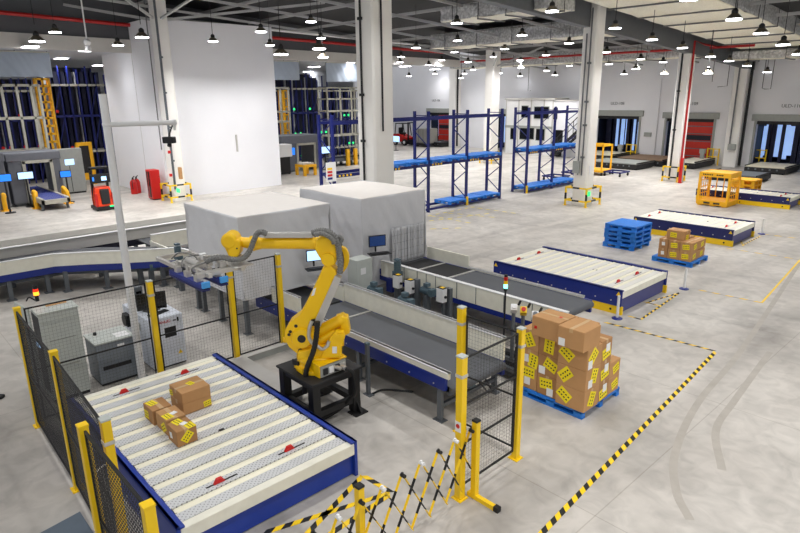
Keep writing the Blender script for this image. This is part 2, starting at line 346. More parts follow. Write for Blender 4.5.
# ---- ceiling steel
def beam(n, a, b, w, h, m='beam_grey'): struct('trim_%d' % n, MB().bar(a, b, w, h, side=(1, 0, 0) if abs(a[0]-b[0]) < .01 else (0, 1, 0)), m)
g = MB()
zb = lambda y: 9.28-.066*y
x = -14.7
g.hexa([(x-.2, 4, zb(4)), (x+.2, 4, zb(4)), (x+.2, 45.3, zb(45.3)), (x-.2, 45.3, zb(45.3)), (x-.2, 4, roofz(4)), (x+.2, 4, roofz(4)), (x+.2, 45.3, roofz(45.3)), (x-.2, 45.3, roofz(45.3))])
struct('trim_30', g, 'beam_grey')
n = 31
for y in (3, 6.2, 9.4, 12.6, 15.8, 19, 22.2, 25.4, 28.6, 31.8, 35, 38.2, 41.4):
    z = roofz(y)-.32; struct('trim_%d' % n, MB().box((-33, y-.03, z-.07), (26, y+.03, z+.07)), 'purlin'); n += 1
for x in (-30, -26, -22, -18, -6, 2):
    m = MB(); m.bar((x, 0, roofz(0)-.75), (x, 45, roofz(45)-.75), .08, .11, side=(1, 0, 0)); struct('trim_%d' % n, m, 'purlin'); n += 1
for cx, cy in ((-29.95, 12.45), (-28.75, 36), (-14.9, 12.85)):
    for dx, dy in ((1, 1), (1, -1), (-1, 1), (-1, -1), (1.3, 0)):
        z0 = zb(cy)-.15 if cy > 20 else 8.45
        L = 7 if cy < 20 else 4
        struct('trim_%d' % n, MB().bar((cx, cy, z0), (cx+dx*L*.8, cy+dy*L*.8, roofz(cy+dy*L*.8)-.3), .08, .11, side=(1, 0, 0)), 'purlin'); n += 1
# ---- insulated air ducts and pipes
dz = lambda y: 9.92-.066*y; DUCTS = []
def duct(x0, x1, y0, y1, zf, th, seams, lab):
    DUCTS.append((x0, x1, y0, y1, zf)); t = thing('air_duct', lab, 'duct', ((x0+x1)/2, (y0+y1)/2, zf((y0+y1)/2)))
    m = MB().grid((x0, y0, 0), (x1-x0, 0, 0), (0, y1-y0, 0), 40, 60, lambda p, a, b: V((p.x, p.y, zf(p.y)+.05*noise.noise(p*1.7))))
    build('duct_underside', m, 'duct_cream', t, solid=.02)
    s = MB()
    for xa in (x0, x1): s.grid((xa, y0, 0), (0, y1-y0, 0), (0, 0, th), 90, 6, lambda p, a, b: V((p.x+.07*noise.noise(V((p.y*3, p.z*3, xa))), p.y, zf(p.y)+p.z)))
    for ya in (y0, y1): s.grid((x0, ya, 0), (x1-x0, 0, 0), (0, 0, th), 60, 6, lambda p, a, b: V((p.x, p.y+.07*noise.noise(V((p.x*3, p.z*3, ya))), zf(p.y)+p.z)))
    build('foil_side', s, 'foil', t, solid=.02)
    m = MB().hexa([(x0, y0, zf(y0)+th), (x1, y0, zf(y0)+th), (x1, y1, zf(y1)+th), (x0, y1, zf(y1)+th), (x0, y0, zf(y0)+th+.02), (x1, y0, zf(y0)+th+.02), (x1, y1, zf(y1)+th+.02), (x0, y1, zf(y1)+th+.02)]); build('duct_top', m, 'foil', t)
    for k in range(seams):
        f = (k+.5)/seams
        if y1-y0 > x1-x0: y = y0+(y1-y0)*f; q = MB().box((x0-.08, y-.03, zf(y)-.09), (x1+.08, y+.03, zf(y)-.03))
        else: x = x0+(x1-x0)*f; q = MB().box((x-.03, y0-.08, zf(y0)-.10), (x+.03, y1+.08, zf(y0)-.05))
        build('hanger_bar', q, 'pipe_grey', t)
        for e in (0, 1):
            if y1-y0 > x1-x0: px_, py_ = (x0-.06, x1+.06)[e], y
            else: px_, py_ = x, (y0-.06, y1+.06)[e]
            build('hanger_rod', MB().cyl((px_, py_, zf(py_)-.08), (px_, py_, roofz(py_)), .015, n=5), 'dark', t)
    return t
duct(-13.6, -9.65, 8, 43.5, dz, .95, 14, 'broad insulated air duct with cream underside running to the back wall')
duct(-27.2, -15.0, 28, 29.8, lambda y: 7.66, .75, 5, 'silver foil air duct crossing above the long blue rack')
duct(-36.0, -15.1, 39.4, 41.2, lambda y: 7.02, .75, 8, 'silver foil air duct high along the back wall left of the ULD-109 door')
duct(-13.9, -6.5, 39.4, 41.0, lambda y: 6.72, .42, 4, 'silver foil air duct high along the back wall above the ULD-110 door')
duct(-19.2, -14.98, 20.4, 22.0, lambda y: 8.0, .55, 3, 'short silver air duct joining the big roof beam left of the guarded column')
duct(-14.42, -13.68, 20.4, 22.0, lambda y: 8.0, .5, 1, 'stub of silver air duct right of the big roof beam')
def pipe(pts, r, m, lab): return tag(build('ceiling_pipe', MB().tube(pts, r, 8), m), lab, 'pipe')
pipe([(-32.75, -4, 9.0), (-32.75, 13, 8.45), (-32.75, 36, 7.95)], .09, 'pipe_red', 'red sprinkler main along the dark header above the annex')
pipe([(-34, 37.6, 7.40), (-12.2, 37.6, 7.33)], .07, 'pipe_red', 'red sprinkler pipe crossing the ceiling near the back wall')
pipe([(-32.3, 14, 8.85), (-32.3, 36, 8.25)], .08, 'white', 'white pipe running above the red sprinkler main')
pipe([(-30, 3, 9.15), (-21, 9.3, 8.9), (-20, 10, 8.9)], .07, 'pipe_red', 'short red pipe among the roof steel at upper left')
# ---- pendant lamps
def lamp_proto():
    t = thing('pendant_lamp', 'lamp', 'lamp', (0, 0, 0), 'high-bay pendant lamps')
    build('shade', MB().lathe((0, 0, 0), [(.225, .0), (.23, .0), (.20, .045), (.14, .11), (.095, .15), (.085, .15)], 20), 'lamp_rim', t)
    build('housing', MB().lathe((0, 0, .15), [(.085, 0), (.09, .03), (.09, .09), (.055, .13), (.025, .15)], 14), 'black', t)
    build('diffuser', MB().lathe((0, 0, -.03), [(.215, 0), (.215, .04)], 20), 'lamp_glow', t)
    build('rod', MB().cyl((0, 0, .28), (0, 0, 2.05), .012, n=5), 'dark', t)
    return t
LP = [(552, 11), (456.7, 23), (734, 19), (761, 33), (783, 44.5), (799, 53.7), (615, 28), (652, 39.5), (682.5, 47.7), (522, 35), (569, 43), (606.5, 52), (640.5, 59), (710.6, 56.5), (729, 60.8), (747, 65.6), (767, 72), (708, 73), (689, -1),
      (416, 47.7), (457.5, 40.5), (454.5, 52), (504.7, 48.8), (546, 55), (441.8, 60), (428.7, 64.8), (401, 56.7), (400, 62), (493.5, 56.7), (494, 63.5), (468, 62), (473, 69.5), (464.5, 73.5), (499.5, 73), (435, 73.5), (461, 78), (409, 76),
      (520, 60), (544, 63), (521, 67.5), (546.7, 70.5), (569.5, 65.7), (555, 75), (520, 76), (609, 64), (636, 68.7), (624, 74), (663, 62), (664.5, 73.5),
      (55, 32), (37, 41), (118, 45), (142, 37), (213, 41), (261, 31.5), (270, 45), (281, 54), (311, 21.5), (321, 38), (319, 48.5), (323, 57)]
XL = [-2.2-5.05*k for k in range(12)]; NEAR = lambda p: any((p-q).length < 1.3 for _, q in placed)
proto = lamp_proto(); placed = []
def zl(y): return 8.62-.066*y if y > 14 else 7.75-.25*abs(y-12)/6*.5
for px, py in LP:
    best = None
    for k, X in enumerate(XL):
        p = atx(px, py, X)
        if p.y < 2 or p.y > 44.4 or (p.x < -31.8 and px < 400): continue
        e = abs(p.z-zl(p.y))
        if 330 < px < 700: e = abs(p.length-(20+(py-11)*.38 if py < 45 else 33+(py-45)*.74))*.25
        e += 1.2*NEAR(p)
        if best is None or e < best[0]: best = (e, k, p)
    placed.append(best[1:])
rows = {}
for k, p in placed: rows.setdefault(k, []).append(p)
NAMES = {0: 'rightmost', 1: 'rightmost', 2: 'second from right', 3: 'third from right', 4: 'fourth from right', 5: 'fifth from right', 6: 'sixth from right', 7: 'seventh from right', 8: 'eighth from right', 9: 'ninth from right', 10: 'leftmost', 11: 'leftmost'}
first = True; LIGHTS = []; HUNG = []
for k in sorted(rows):
    for j, p in enumerate(sorted(rows[k], key=lambda q: q.length)):
        lab = 'black pendant high-bay lamp, %s from the front in the %s lamp row' % (ORD[j] if j < 14 else 'last', NAMES[k])
        if first: proto.location = p; proto['label'] = lab; first = False
        else: copy_tree(proto, p, label=lab)
        HUNG.append((bpy.data.objects[-1] if False else None, p))
        LIGHTS.append((p.x, p.y, p.z-.06))
for o in [q for q in bpy.data.objects if q.name.startswith('pendant_lamp')]:
    p = o.location; top = roofz(p.y)
    for (a, b, c, d, zf) in DUCTS:
        if a-.3 < p.x < b+.3 and c-.3 < p.y < d+.3 and zf(p.y) > p.z: top = zf(p.y)-.02
    if abs(p.x+14.7) < .3: top = min(top, zb(p.y))
    for c in o.children:
        if c.name.startswith('rod'): c.scale = (1, 1, max(.25, (top-p.z)/2.05))
# ---- flat lamps in the annex ceiling
fl = thing('panel_lamp', 'bright ceiling lamp over the grey fabric screen at far left', 'lamp', (0, 0, 0), 'annex ceiling lamps')
build('lamp_frame', MB().box((-.5, -.32, -.03), (.5, .32, 0)), 'white', fl); build('diffuser', MB().box((-.45, -.27, -.05), (.45, .27, -.03)), 'lamp_glow', fl)
ANX = [((30, 46), 'bright ceiling lamp over the grey fabric screen at far left'), ((61, 58), 'ceiling lamp above the left blue storage rack'), ((87, 50), 'ceiling lamp beside the white block at upper left'), ((98, 65), 'small ceiling lamp deep inside the left storage annex'),
       ((283, 58), 'ceiling lamp over the middle grey fabric screen'), ((314, 66.5), 'upper ceiling lamp above the middle blue rack'), ((308, 71.5), 'lower ceiling lamp above the middle blue rack'), ((354, 62), 'ceiling lamp over the fabric screen beside the column'), ((405, 66), 'ceiling lamp in the annex right of the column'), ((435, 69), 'ceiling lamp in the annex behind the rack')]
for i, (q, lab) in enumerate(ANX):
    p = at(*q, 7.3); p.x = max(p.x, -59); o = fl if i == 0 else copy_tree(fl)
    o.location = p; o['label'] = lab; LIGHTS.append((p.x, p.y, 7.2))
# ================================================================== ROLLER DECKS
def roller_deck(name, label, x0, x1, y0, y1, h, kick, side, nr=13):
    t = thing(name, label, 'roller deck', (x0, y0, 0), 'roller decks')
    kb = .2 if kick else 0.
    for y, s in ((y0, 1), (y1, -1)):
        m = MB().box((x0, y, kb), (x1, y+s*.05, h+.03)); m.box((x0, y, h), (x1, y+s*.10, h+.03))
        build('side_panel', m, side, t, bevel=.008)
        b = MB()
        for k in range(9):
            xb = x0+.25+(x1-x0-.5)*k/8
            b.cyl((xb, y-s*.004, kb+.12), (xb, y-s*.012, kb+.12), .018, n=8)
        build('bolt_row', b, 'alu', t)
        if kick:
            m = MB().box((x0+.02, y+s*.01, 0), (x1+.03, y+s*.07, .2)); build('kick_plate', m, 'yellow', t, bevel=.006)
            for xb in (x0+.5, (x0+x1)/2, x1-.25): build('kick_plate_hole', MB().cyl((xb, y+s*.0, .1), (xb, y-s*.01+s*.012, .1), .03, n=10), 'black', t)
    for x, s in ((x1, -1), (x0, 1)):
        build('end_panel', MB().box((x+s*.06, y0+.05, .02), (x+s*.1, y1-.05, h-.15)), 'purple_blue' if kick else side, t)
        build('end_beam', MB().box((x, y0+.05, h-.17), (x+s*.12, y1-.05, h-.005)), 'cream', t, bevel=.01)
    pitch = (x1-x0-.24)/nr
    for k in range(nr):
        xa = x0+.12+pitch*k
        m = MB().box((xa+pitch*.40, y0+.1, h-.08), (xa+pitch-.012, y1-.1, h-.012)); build('deck_plate', m, 'deck_white' if kick else 'deck_plate', t)
        cx = xa+pitch*.2
        m = MB().cyl((cx, y0+.12, h-.075), (cx, y1-.12, h-.075), .078, n=16); build('roller', m, 'roller', t)
        m = MB().box((cx-.045, y0+.05, h-.06), (cx+.045, y0+.14, h-.01)); m.box((cx-.045, y1-.14, h-.06), (cx+.045, y1-.05, h-.01)); build('roller_bracket', m, 'black', t)
    build('base_tray', MB().box((x0+.1, y0+.05, .05), (x1-.1, y1-.05, h-.16)), 'dark', t)
    W_ = y1-y0
    for xs in (x0+.12+pitch*.7, x1-.12-pitch*1.3):
        for f in (.30, .70):
            y = y0+W_*f; z = h-.012
            m = MB().prism([(xs-.022, y-.075, z), (xs-.022, y+.075, z), (xs-.022, y+.035, z+.065), (xs-.022, y-.035, z+.065)], (.044, 0, 0)); st = build('red_stop', m, 'red', t, bevel=.006)
            build('stop_slot', MB().box((xs-.012, y-.17, z), (xs+.012, y+.24, z+.004)), 'black', st)
    build('sensor_plate', MB().box(((x0+x1)/2+.4, y0+W_*.52, h-.012), ((x0+x1)/2+.5, y0+W_*.55, h-.004)), 'black', t)
    if kick:
        for x in (x0+.02, x1-.14): build('warning_sign', MB().prism([(x, y0-.004, h-.10), (x+.12, y0-.004, h-.10), (x+.06, y0-.004, h)], (0, .003, 0)), 'yellow', t, label='small yellow warning triangle')
    return t
roller_deck('roller_deck', 'grey and cream roller deck nearest the camera with a few boxes on it', -9.68, -5.66, 1.93, 4.43, .51, False, 'deck_blue')
roller_deck('roller_deck', 'navy sided roller deck behind the near pile of boxes', -9.92, -6.19, 12.70, 15.1, .56, True, 'blue')
roller_deck('roller_deck', 'navy roller deck beyond the small pallet of boxes', -10.2, -6.76, 21.3, 23.4, .53, True, 'navy')
roller_deck('roller_deck', 'farthest navy roller deck behind the yellow cage', -11.4, -7.45, 29.95, 31.6, .48, True, 'navy')
# ================================================================== FENCES
def mesh_panel(parent, a, b, z0, z1, gap=.055, r=.0008, midrails=(.95,), fr=.022):
    a = V(a); b = V(b); a.z = b.z = 0; L = (b-a).length; d = (b-a)/L
    f = MB()
    for z in (z0, z1)+tuple(midrails): f.bar(a+V((0, 0, z)), b+V((0, 0, z)), fr, fr)
    for p in (a+d*fr/2, b-d*fr/2): f.bar(p+V((0, 0, z0)), p+V((0, 0, z1)), fr, fr)
    o = build('mesh_frame', f, 'black', parent)
    m = MB(); n = int(L/gap)
    for k in range(1, n): p = a+d*(L*k/n); m.bar(p+V((0, 0, z0)), p+V((0, 0, z1)), r*2)
    n = int((z1-z0)/gap)
    for k in range(1, n): z = z0+(z1-z0)*k/n; m.bar(a+V((0, 0, z)), b+V((0, 0, z)), r*2)
    build('wire_mesh', m, 'wire', o)
def post(parent, x, y, h, w=.09, m='yellow', band=True, base=.16):
    o = build('post', MB().box((x-w/2, y-w/2, .01), (x+w/2, y+w/2, h)), m, parent, bevel=.008)
    build('post_foot', MB().box((x-base/2, y-base/2, 0), (x+base/2, y+base/2, .012)), m, o)
    build('post_cap', MB().box((x-w/2-.003, y-w/2-.003, h-.0), (x+w/2+.003, y+w/2+.003, h+.02)), 'cab_grey' if band else m, o)
    if band: build('clamp_band', MB().box((x-w/2-.006, y-w/2-.006, h-.26), (x+w/2+.006, y+w/2+.006, h-.22)), 'alu', o)
    return o
XF, HF = -10.17, 1.97
f = thing('safety_fence', 'yellow post wire mesh fence behind the near roller deck', 'fence', (XF, 3.6, 0))
ys = [1.62, 3.57, 5.06, 6.12]
for y in ys[1:]: post(f, XF, y, HF)
for y0, y1 in zip(ys, ys[1:]): mesh_panel(f, (XF, y0+.06, 0), (XF, y1-.07, 0), .12, HF-.02)
f = thing('safety_fence', 'yellow post wire mesh fence along the left side of the near roller deck', 'fence', (-8, 1.6, 0))
for x, y in ((-10.2, 1.60), (-8.02, 1.55), (-5.85, 1.46)): post(f, x, y, HF, band=(x > -6))
mesh_panel(f, (-10.13, 1.58, 0), (-8.09, 1.53, 0), .12, HF-.03, .045, .0024); mesh_panel(f, (-7.95, 1.53, 0), (-5.92, 1.44, 0), .12, HF-.03, .045, .0024)
f = thing('safety_fence', 'near left yellow post fence panel cut by the bottom edge', 'fence', (-5.1, 1.27, 0))
for x in (-5.88, -4.26): post(f, x, 1.265, HF, band=False)
mesh_panel(f, (-5.81, 1.265, 0), (-4.33, 1.265, 0), .12, HF-.03, .045, .0024)
build('cable_tie', MB().tube([(-5.85, 1.3, 1.45), (-5.95, 1.42, 1.44), (-5.86, 1.5, 1.42)], .008, 6), 'white', f)
f = thing('safety_fence', 'yellow post wire mesh fence corner beside the big pile of boxes', 'fence', (-4.42, 6.26, 0))
post(f, -5.44, 6.26, 2.02, .10); post(f, -4.42, 6.3, HF, .09); post(f, -4.38, 5.06, HF, .10)
mesh_panel(f, (-5.37, 6.29, 0), (-4.49, 6.31, 0), .15, 1.9); mesh_panel(f, (-4.40, 5.13, 0), (-4.42, 6.23, 0), .15, HF-.05, midrails=(.75, 1.3))
build('small_sign', MB().box((-4.425, 5.005, .98), (-4.335, 5.009, 1.12)), 'paper', f); build('sign_symbol', MB().cyl((-4.38, 5.004, 1.06), (-4.38, 5.001, 1.06), .03, n=16), 'red', f)
# expanding scissor barrier
b = thing('scissor_barrier', 'yellow and black expanding scissor barrier in front of the fence corner', 'barrier', (-4.3, 4, 0))
A0, A1 = V((-4.27, 5.12, 0)), V((-4.10, 2.35, 0)); d = (A1-A0).normalized(); nseg = 9
lat = MB()
for k in range(-1, nseg+1):
    p0 = A0.lerp(A1, max(0, k)/nseg); p1 = A0.lerp(A1, min(nseg, k+1.5)/nseg); zt = 1.0; zm = .2; fr_ = (min(nseg, k+1.5)-max(0, k))/1.5
    if k == -1: p0 = A0.lerp(A1, 0); p1 = A0.lerp(A1, .5/nseg)
    zm = zt-.8*(p1-p0).length/((A1-A0).length*1.5/nseg)
    for lay, (a, c) in enumerate(((p0+V((0, 0, zt)), p1+V((0, 0, zm))), (A0+A1-p0+V((0, 0, zt)), A0+A1-p1+V((0, 0, zm))))):
        o = V((.012, 0, 0))*(1 if lay else -1); q = MB(); stripes(q, a+o, c+o, .030, .008, .17, side=d.cross(c-a)); build('lattice_slat', q, ['yellow', 'black'], b)
for k in range(nseg+1):
    p = A0.lerp(A1, k/nseg); build('end_cap', MB().cyl(p+V((-.02, 0, 1.0)), p+V((.045, 0, 1.0)), .022, n=8).cyl(p+V((0, 0, .98)), p+V((0, 0, 1.03)), .016, n=8), 'paper' if k % 2 else 'black', b)
for px_, py_ in ((-4.25, 5.20), (-4.25, 3.33)):
    q = MB(); stripes(q, (px_, py_, .03), (px_, py_, 1.1), .075, .075, .9); build('barrier_post', q, ['yellow', 'yellow'], b)
    build('barrier_cap', MB().box((px_-.045, py_-.045, 1.1), (px_+.045, py_+.045, 1.13)), 'black', b, bevel=.01)
    build('barrier_foot', MB().bar((px_-.1, py_, .03), (px_+.34, py_, .03), .06, .06), 'yellow', b)
    build('foot_tip', MB().box((px_+.33, py_-.035, 0), (px_+.40, py_+.035, .07)), 'black', b)
# ================================================================== FLOOR TAPE
def tape(a, b, lab, w=.075, step=.11, dark='black', light='yellow'):
    m = MB(); a = V(a); b = V(b); d = (b-a).normalized(); s = V((-d.y, d.x, 0)); n = max(2, int((b-a).length/step)); sk = d*w*.5
    for k in range(n):
        m.m = k % 2; p = a.lerp(b, k/n); q = a.lerp(b, (k+1)/n)
        P = [p-s*w/2-sk, q-s*w/2-sk, q+s*w/2+sk, p+s*w/2+sk]
        m.hexa([V((c.x, c.y, .001)) for c in P]+[V((c.x, c.y, .004)) for c in P])
    return tag(build('floor_tape', m, [light, dark]), lab, 'floor tape')
tape((-3.86, 12.1, 0), (-3.2, 4.4, 0), 'yellow and black hazard tape running down the open floor at right')
tape((-6.2, 12.05, 0), (-3.9, 12.15, 0), 'yellow and black hazard tape in front of the second roller deck end', .06)
tape((-5.60, 4.47, 0), (-5.08, 4.50, 0), 'short hazard tape at the corner of the near roller deck'); tape((-5.60, 4.44, 0), (-5.1, 3.0, 0), 'first crossing hazard tape beside the near roller deck')
tape((-5.08, 4.46, 0), (-5.56, 2.9, 0), 'second crossing hazard tape beside the near roller deck'); tape((-5.05, 4.46, 0), (-4.95, 2.6, 0), 'hazard tape under the scissor barrier')
c = [at(628.5, 316), at(641, 319.5), at(679, 293), at(664, 290)]
tape(c[1], c[2], 'outer hazard tape of the keep clear box at the second deck end', .05); tape(c[0], c[1], 'near cross hazard tape of the keep clear box at the second deck end', .05); tape(at(645, 302), at(660, 306), 'middle cross hazard tape of the keep clear box at the second deck end', .05); tape(at(646, 303), at(679, 293), 'inner hazard tape of the keep clear box at the second deck end', .05)
tape((-5.65, 15.9, 0), (-4.2, 15.95, 0), 'dashed yellow tape to the right of the second roller deck', .06, .16, 'floor'); tape((-4.2, 15.95, 0), (-4.7, 21.0, 0), 'yellow tape line on the far right floor', .045, .3, 'yellow')
tape((-6.78, 21.0, 0), (-4.7, 21.05, 0), 'dashed pale tape in front of the third deck end', .05, .2, 'floor'); tape(at(762, 234), at(802, 239), 'dashed pale tape behind the third deck end', .06, .2, 'floor')
tape(at(743, 245), at(760, 236.5), 'hazard tape of the keep clear box at the third deck end', .05); tape(at(740, 239), at(743, 246), 'cross hazard tape of the keep clear box at the third deck end', .05)
for i, (p, q) in enumerate((((428, 216), (478, 206)), ((429, 221), (493, 213)), ((431, 216), (470, 223)), ((448, 213), (500, 218)), ((430, 229), (461, 228)), ((470, 207), (520, 214)))):
    tape(at(*p), at(*q), 'faded yellow hatch tape on the floor before the blue racks, %s of six' % ORD[i], .06, .22, 'floor', 'sticker')
# tyre marks on the open floor
tm = MB()
for pts in (((800, 262), (745, 345), (700, 400), (676, 450), (676, 490), (690, 520)), ((770, 352), (735, 400), (716, 430), (722, 470))):
    P = spline([at(*p) for p in pts], 8)
    for p, q in zip(P, P[1:]):
        s = (q-p).cross(V((0, 0, 1))).normalized()*.055
        tm._add([V((r.x, r.y, .0015)) for r in (p-s, q-s, q+s, p+s)], [(0, 1, 2, 3)])
o = build('tyre_mark', tm, mat('tyre_dust', (.66, .635, .60), .6, var=.1, scale=4)); tag(o, 'faint brown tyre marks on the open floor at right', 'tyre mark', kind='stuff')
# ================================================================== BOXES
def sticker(parent, c, n, u, w, h, rot, m='sticker'):
    """a small label lying on a box face: centre, face normal, face u axis"""
    n = V(n); u = V(u); v = n.cross(u); cs, sn = math.cos(rot), math.sin(rot); a = u*cs+v*sn; b = v*cs-u*sn; c = V(c)+n*(.002 if m == 'sticker' else .0045)
    q = MB(); P = [c-a*w/2-b*h/2, c+a*w/2-b*h/2, c+a*w/2+b*h/2, c-a*w/2+b*h/2]; q.prism(P, n*.001)
    if m == 'sticker':
        q.m = 1
        for r, k in ((.16, 4), (-.18, 4)):
            for i in range(k):
                e = c+n*.0012+a*w*(-.33+.22*i)+b*h*r
                q.prism([e-a*w*.07-b*h*.06, e+a*w*.05-b*h*.06, e+a*w*.07+b*h*.06, e-a*w*.05+b*h*.06], n*.001)
    return build('shipping_label', q, ['sticker', 'ink'] if m == 'sticker' else [m], parent)
rb = random.Random(11)
def carton(x0, x1, y0, y1, z0, z1, label, group, rz=0., st=None, small=False, m=None, tapeax=None):
    cx, cy = (x0+x1)/2, (y0+y1)/2; t = thing('cardboard_box', label, 'box', (cx, cy, z0), group)
    build('carton', MB().box((x0, y0, z0), (x1, y1, z1)), m or rb.choice(['card', 'card_b', 'card']), t, bevel=.01)
    if (tapeax or ('x' if x1-x0 > y1-y0 else 'y')) == 'x': q = MB().box((x0-.001, cy-.03, z1-.06), (x1+.001, cy+.03, z1+.002))
    else: q = MB().box((cx-.03, y0-.001, z1-.06), (cx+.03, y1+.001, z1+.002))
    build('packing_tape', q, 'tape', t)
    W_, D_, Hh = x1-x0, y1-y0, z1-z0; s = min(.2, Hh*.55)
    for face, kind, fu, fv, ro in (st if st is not None else [('f', 's', .5+rb.uniform(-.12, .12), .5+rb.uniform(-.1, .1), rb.choice([-.5, .5, .1, 1.4, -.2])), ('r', rb.choice('sps'), .5, .5, rb.choice([.5, -.5, 0]))]+([('f', 'p', rb.choice([.22, .78]), .3, 0)] if rb.random() < .5 else [])):
        mm = {'s': 'sticker', 'p': 'paper', 'r': 'red', 'g': 'sign_green'}[kind]; ww, hh = (s*1.25, s*.95) if kind == 's' else (s*.62, s*.7) if kind == 'p' else (.05, .05)
        if face == 'f': sticker(t, (x0+W_*fu, y0, z0+Hh*fv), (0, -1, 0), (1, 0, 0), ww, hh, ro, mm)
        elif face == 'r': sticker(t, (x1, y0+D_*fu, z0+Hh*fv), (1, 0, 0), (0, 1, 0), ww, hh, ro, mm)
        else: sticker(t, (x0+W_*fu, y0+D_*fv, z1+.001), (0, 0, 1), (1, 0, 0), ww, hh, ro, mm)
    if rz: t.rotation_euler = (0, 0, rz)
    return t
# four on the near deck
ZD = .505
GB = 'boxes on the near roller deck'
carton(-8.42, -7.98, 3.05, 3.49, ZD, ZD+.175, 'lower of two wide flat cardboard boxes stacked on the near roller deck', GB, st=[('r', 's', .85, .4, .1)], m='card')
carton(-8.42, -7.98, 3.05, 3.49, ZD+.176, ZD+.35, 'upper of two wide flat cardboard boxes stacked on the near roller deck', GB, st=[('t', 's', .45, .55, .3), ('f', 's', .12, .35, .2)], m='card', tapeax='y')
carton(-8.35, -8.0, 2.62, 2.90, ZD, ZD+.23, 'farthest of three small cardboard boxes in a row on the near roller deck', GB, st=[('t', 's', .3, .3, .2), ('f', 's', .3, .4, .1)])
carton(-7.97, -7.6, 2.65, 2.93, ZD, ZD+.23, 'middle of three small cardboard boxes in a row on the near roller deck', GB, st=[('t', 'p', .6, .6, .3), ('t', 's', .7, .25, .1), ('f', 's', .7, .4, .6)])
carton(-7.53, -7.22, 2.63, 2.91, ZD, ZD+.23, 'nearest of three small cardboard boxes in a row on the near roller deck', GB, st=[('t', 's', .2, .45, .2), ('t', 'p', .5, .6, .3), ('t', 's', .8, .75, .1), ('r', 's', .5, .5, .8), ('f', 'p', .4, .5, .2)])
# the big pile
def pallet(x0, y0, label, group, z=0., L=1.2, Wd=1.2, h=.15, m='pallet_blue'):
    t = thing('pallet', label, 'pallet', (x0, y0, z), group)
    q = MB(); n = 9; g = Wd/n
    for k in range(n): q.box((x0, y0+g*k+.008, z+h-.028), (x0+L, y0+g*(k+1)-.004, z+h))
    build('top_deck', q, m, t)
    for k in range(3):
        y = y0+(Wd-.1)*k/2
        for j in range(3): x = x0+(L-.16)*j/2; build('block', MB().box((x, y, z+.03), (x+.16, y+.1, z+h-.028)), m, t, bevel=.008)
        build('bottom_runner', MB().box((x0, y, z), (x0+L, y+.1, z+.03)), m, t)
    build('side_skirt', MB().box((x0, y0, z+h-.055), (x0+L, y0+.03, z+h-.026)).box((x0, y0+Wd-.03, z+h-.055), (x0+L, y0+Wd, z+h-.026)).box((x0, y0+.03, z+h-.055), (x0+.03, y0+Wd-.03, z+h-.026)).box((x0+L-.03, y0+.03, z+h-.055), (x0+L, y0+Wd-.03, z+h-.026)), m, t)
    return t
DXP = len(bpy.data.objects)
pallet(-5.5, 8.1, 'blue plastic pallet under the big pile of boxes', 'blue pallets on the floor')
GP = 'boxes in the big pile'; LAY = ['bottom', 'middle', 'top']; hz_ = .355
for k in range(3):
    z = .151+k*(hz_+.001)
    carton(-5.53, -5.19, 8.13, 8.66, z, z+hz_, 'cardboard box in the left front column of the big pile, %s layer' % LAY[k], GP, st=[[('f', 'p', .45, .4, 0), ('f', 's', .5, .85, 0)], [('f', 'p', .3, .55, .1), ('f', 's', .75, .5, 1.4)], [('f', 's', .45, .5, -1.1)]][k], m='card')
    carton(-5.18, -4.78, 8.12, 8.66, z, z+hz_, 'cardboard box in the middle front column of the big pile, %s layer' % LAY[k], GP, st=[[('f', 's', .45, .62, .1), ('f', 'p', .65, .25, 0)], [('f', 's', .62, .6, -.4), ('f', 'p', .22, .25, 0)], [('f', 's', .5, .5, 1.5)]][k], m='card_b')
    carton(-4.77, -4.25, 8.05, 8.48, z, z+hz_, 'cardboard box at the near right corner of the big pile, %s layer' % LAY[k], GP, st=[[('f', 's', .3, .55, -.6), ('r', 's', .5, .5, 1.2)], [('f', 's', .3, .55, .8), ('r', 's', .55, .6, 1.3), ('r', 'p', .3, .3, 0)], [('f', 's', .3, .55, -.6), ('r', 's', .4, .6, .8), ('t', 'p', .7, .8, .2), ('r', 'p', .2, .25, 0)]][k], m='card')
    carton(-4.70, -4.27, 8.50, 8.83, z, z+hz_, 'cardboard box behind the near right corner of the big pile, %s layer' % LAY[k], GP, st=[('r', 'p', .6, .6, 0), ('r', 's', .5, .35, .2)], m='card_b')
    carton(-5.5, -5.12, 8.68, 9.25, z, z+hz_, 'cardboard box in the hidden back left column of the big pile, %s layer' % LAY[k], GP, st=[])
    carton(-5.11, -4.73, 8.68, 9.25, z, z+hz_, 'cardboard box in the back middle column of the big pile, %s layer' % LAY[k], GP, st=[])
for k in range(2):
    z = .151+k*.286
    carton(-4.62, -4.29, 8.86, 9.22, z, z+.285, 'cardboard box at the far right corner of the big pile, %s layer' % ['lower', 'upper'][k], GP, st=[('r', 's', .6, .5, .3)]+([('t', 'g', .75, .3, 0), ('t', 'p', .4, .5, .2)] if k else []), m='card')
z = .151+3*(hz_+.001)
carton(-5.24, -4.73, 7.98, 8.45, z, z+.33, 'left of the two cardboard boxes lying on top of the big pile', GP, st=[('f', 'r', .15, .45, 0), ('t', 'r', .75, .5, 0)], m='card')
carton(-4.71, -4.25, 7.9, 8.38, z, z+.33, 'right of the two cardboard boxes lying on top of the big pile', GP, st=[('f', 'p', .18, .25, 0)], m='card', tapeax='y')
for o in [q for q in bpy.data.objects if q.parent is None and q.get('category') in ('box', 'pallet') and 7.5 < q.location.y < 10]: o.location += V((-.02, -.20, 0))
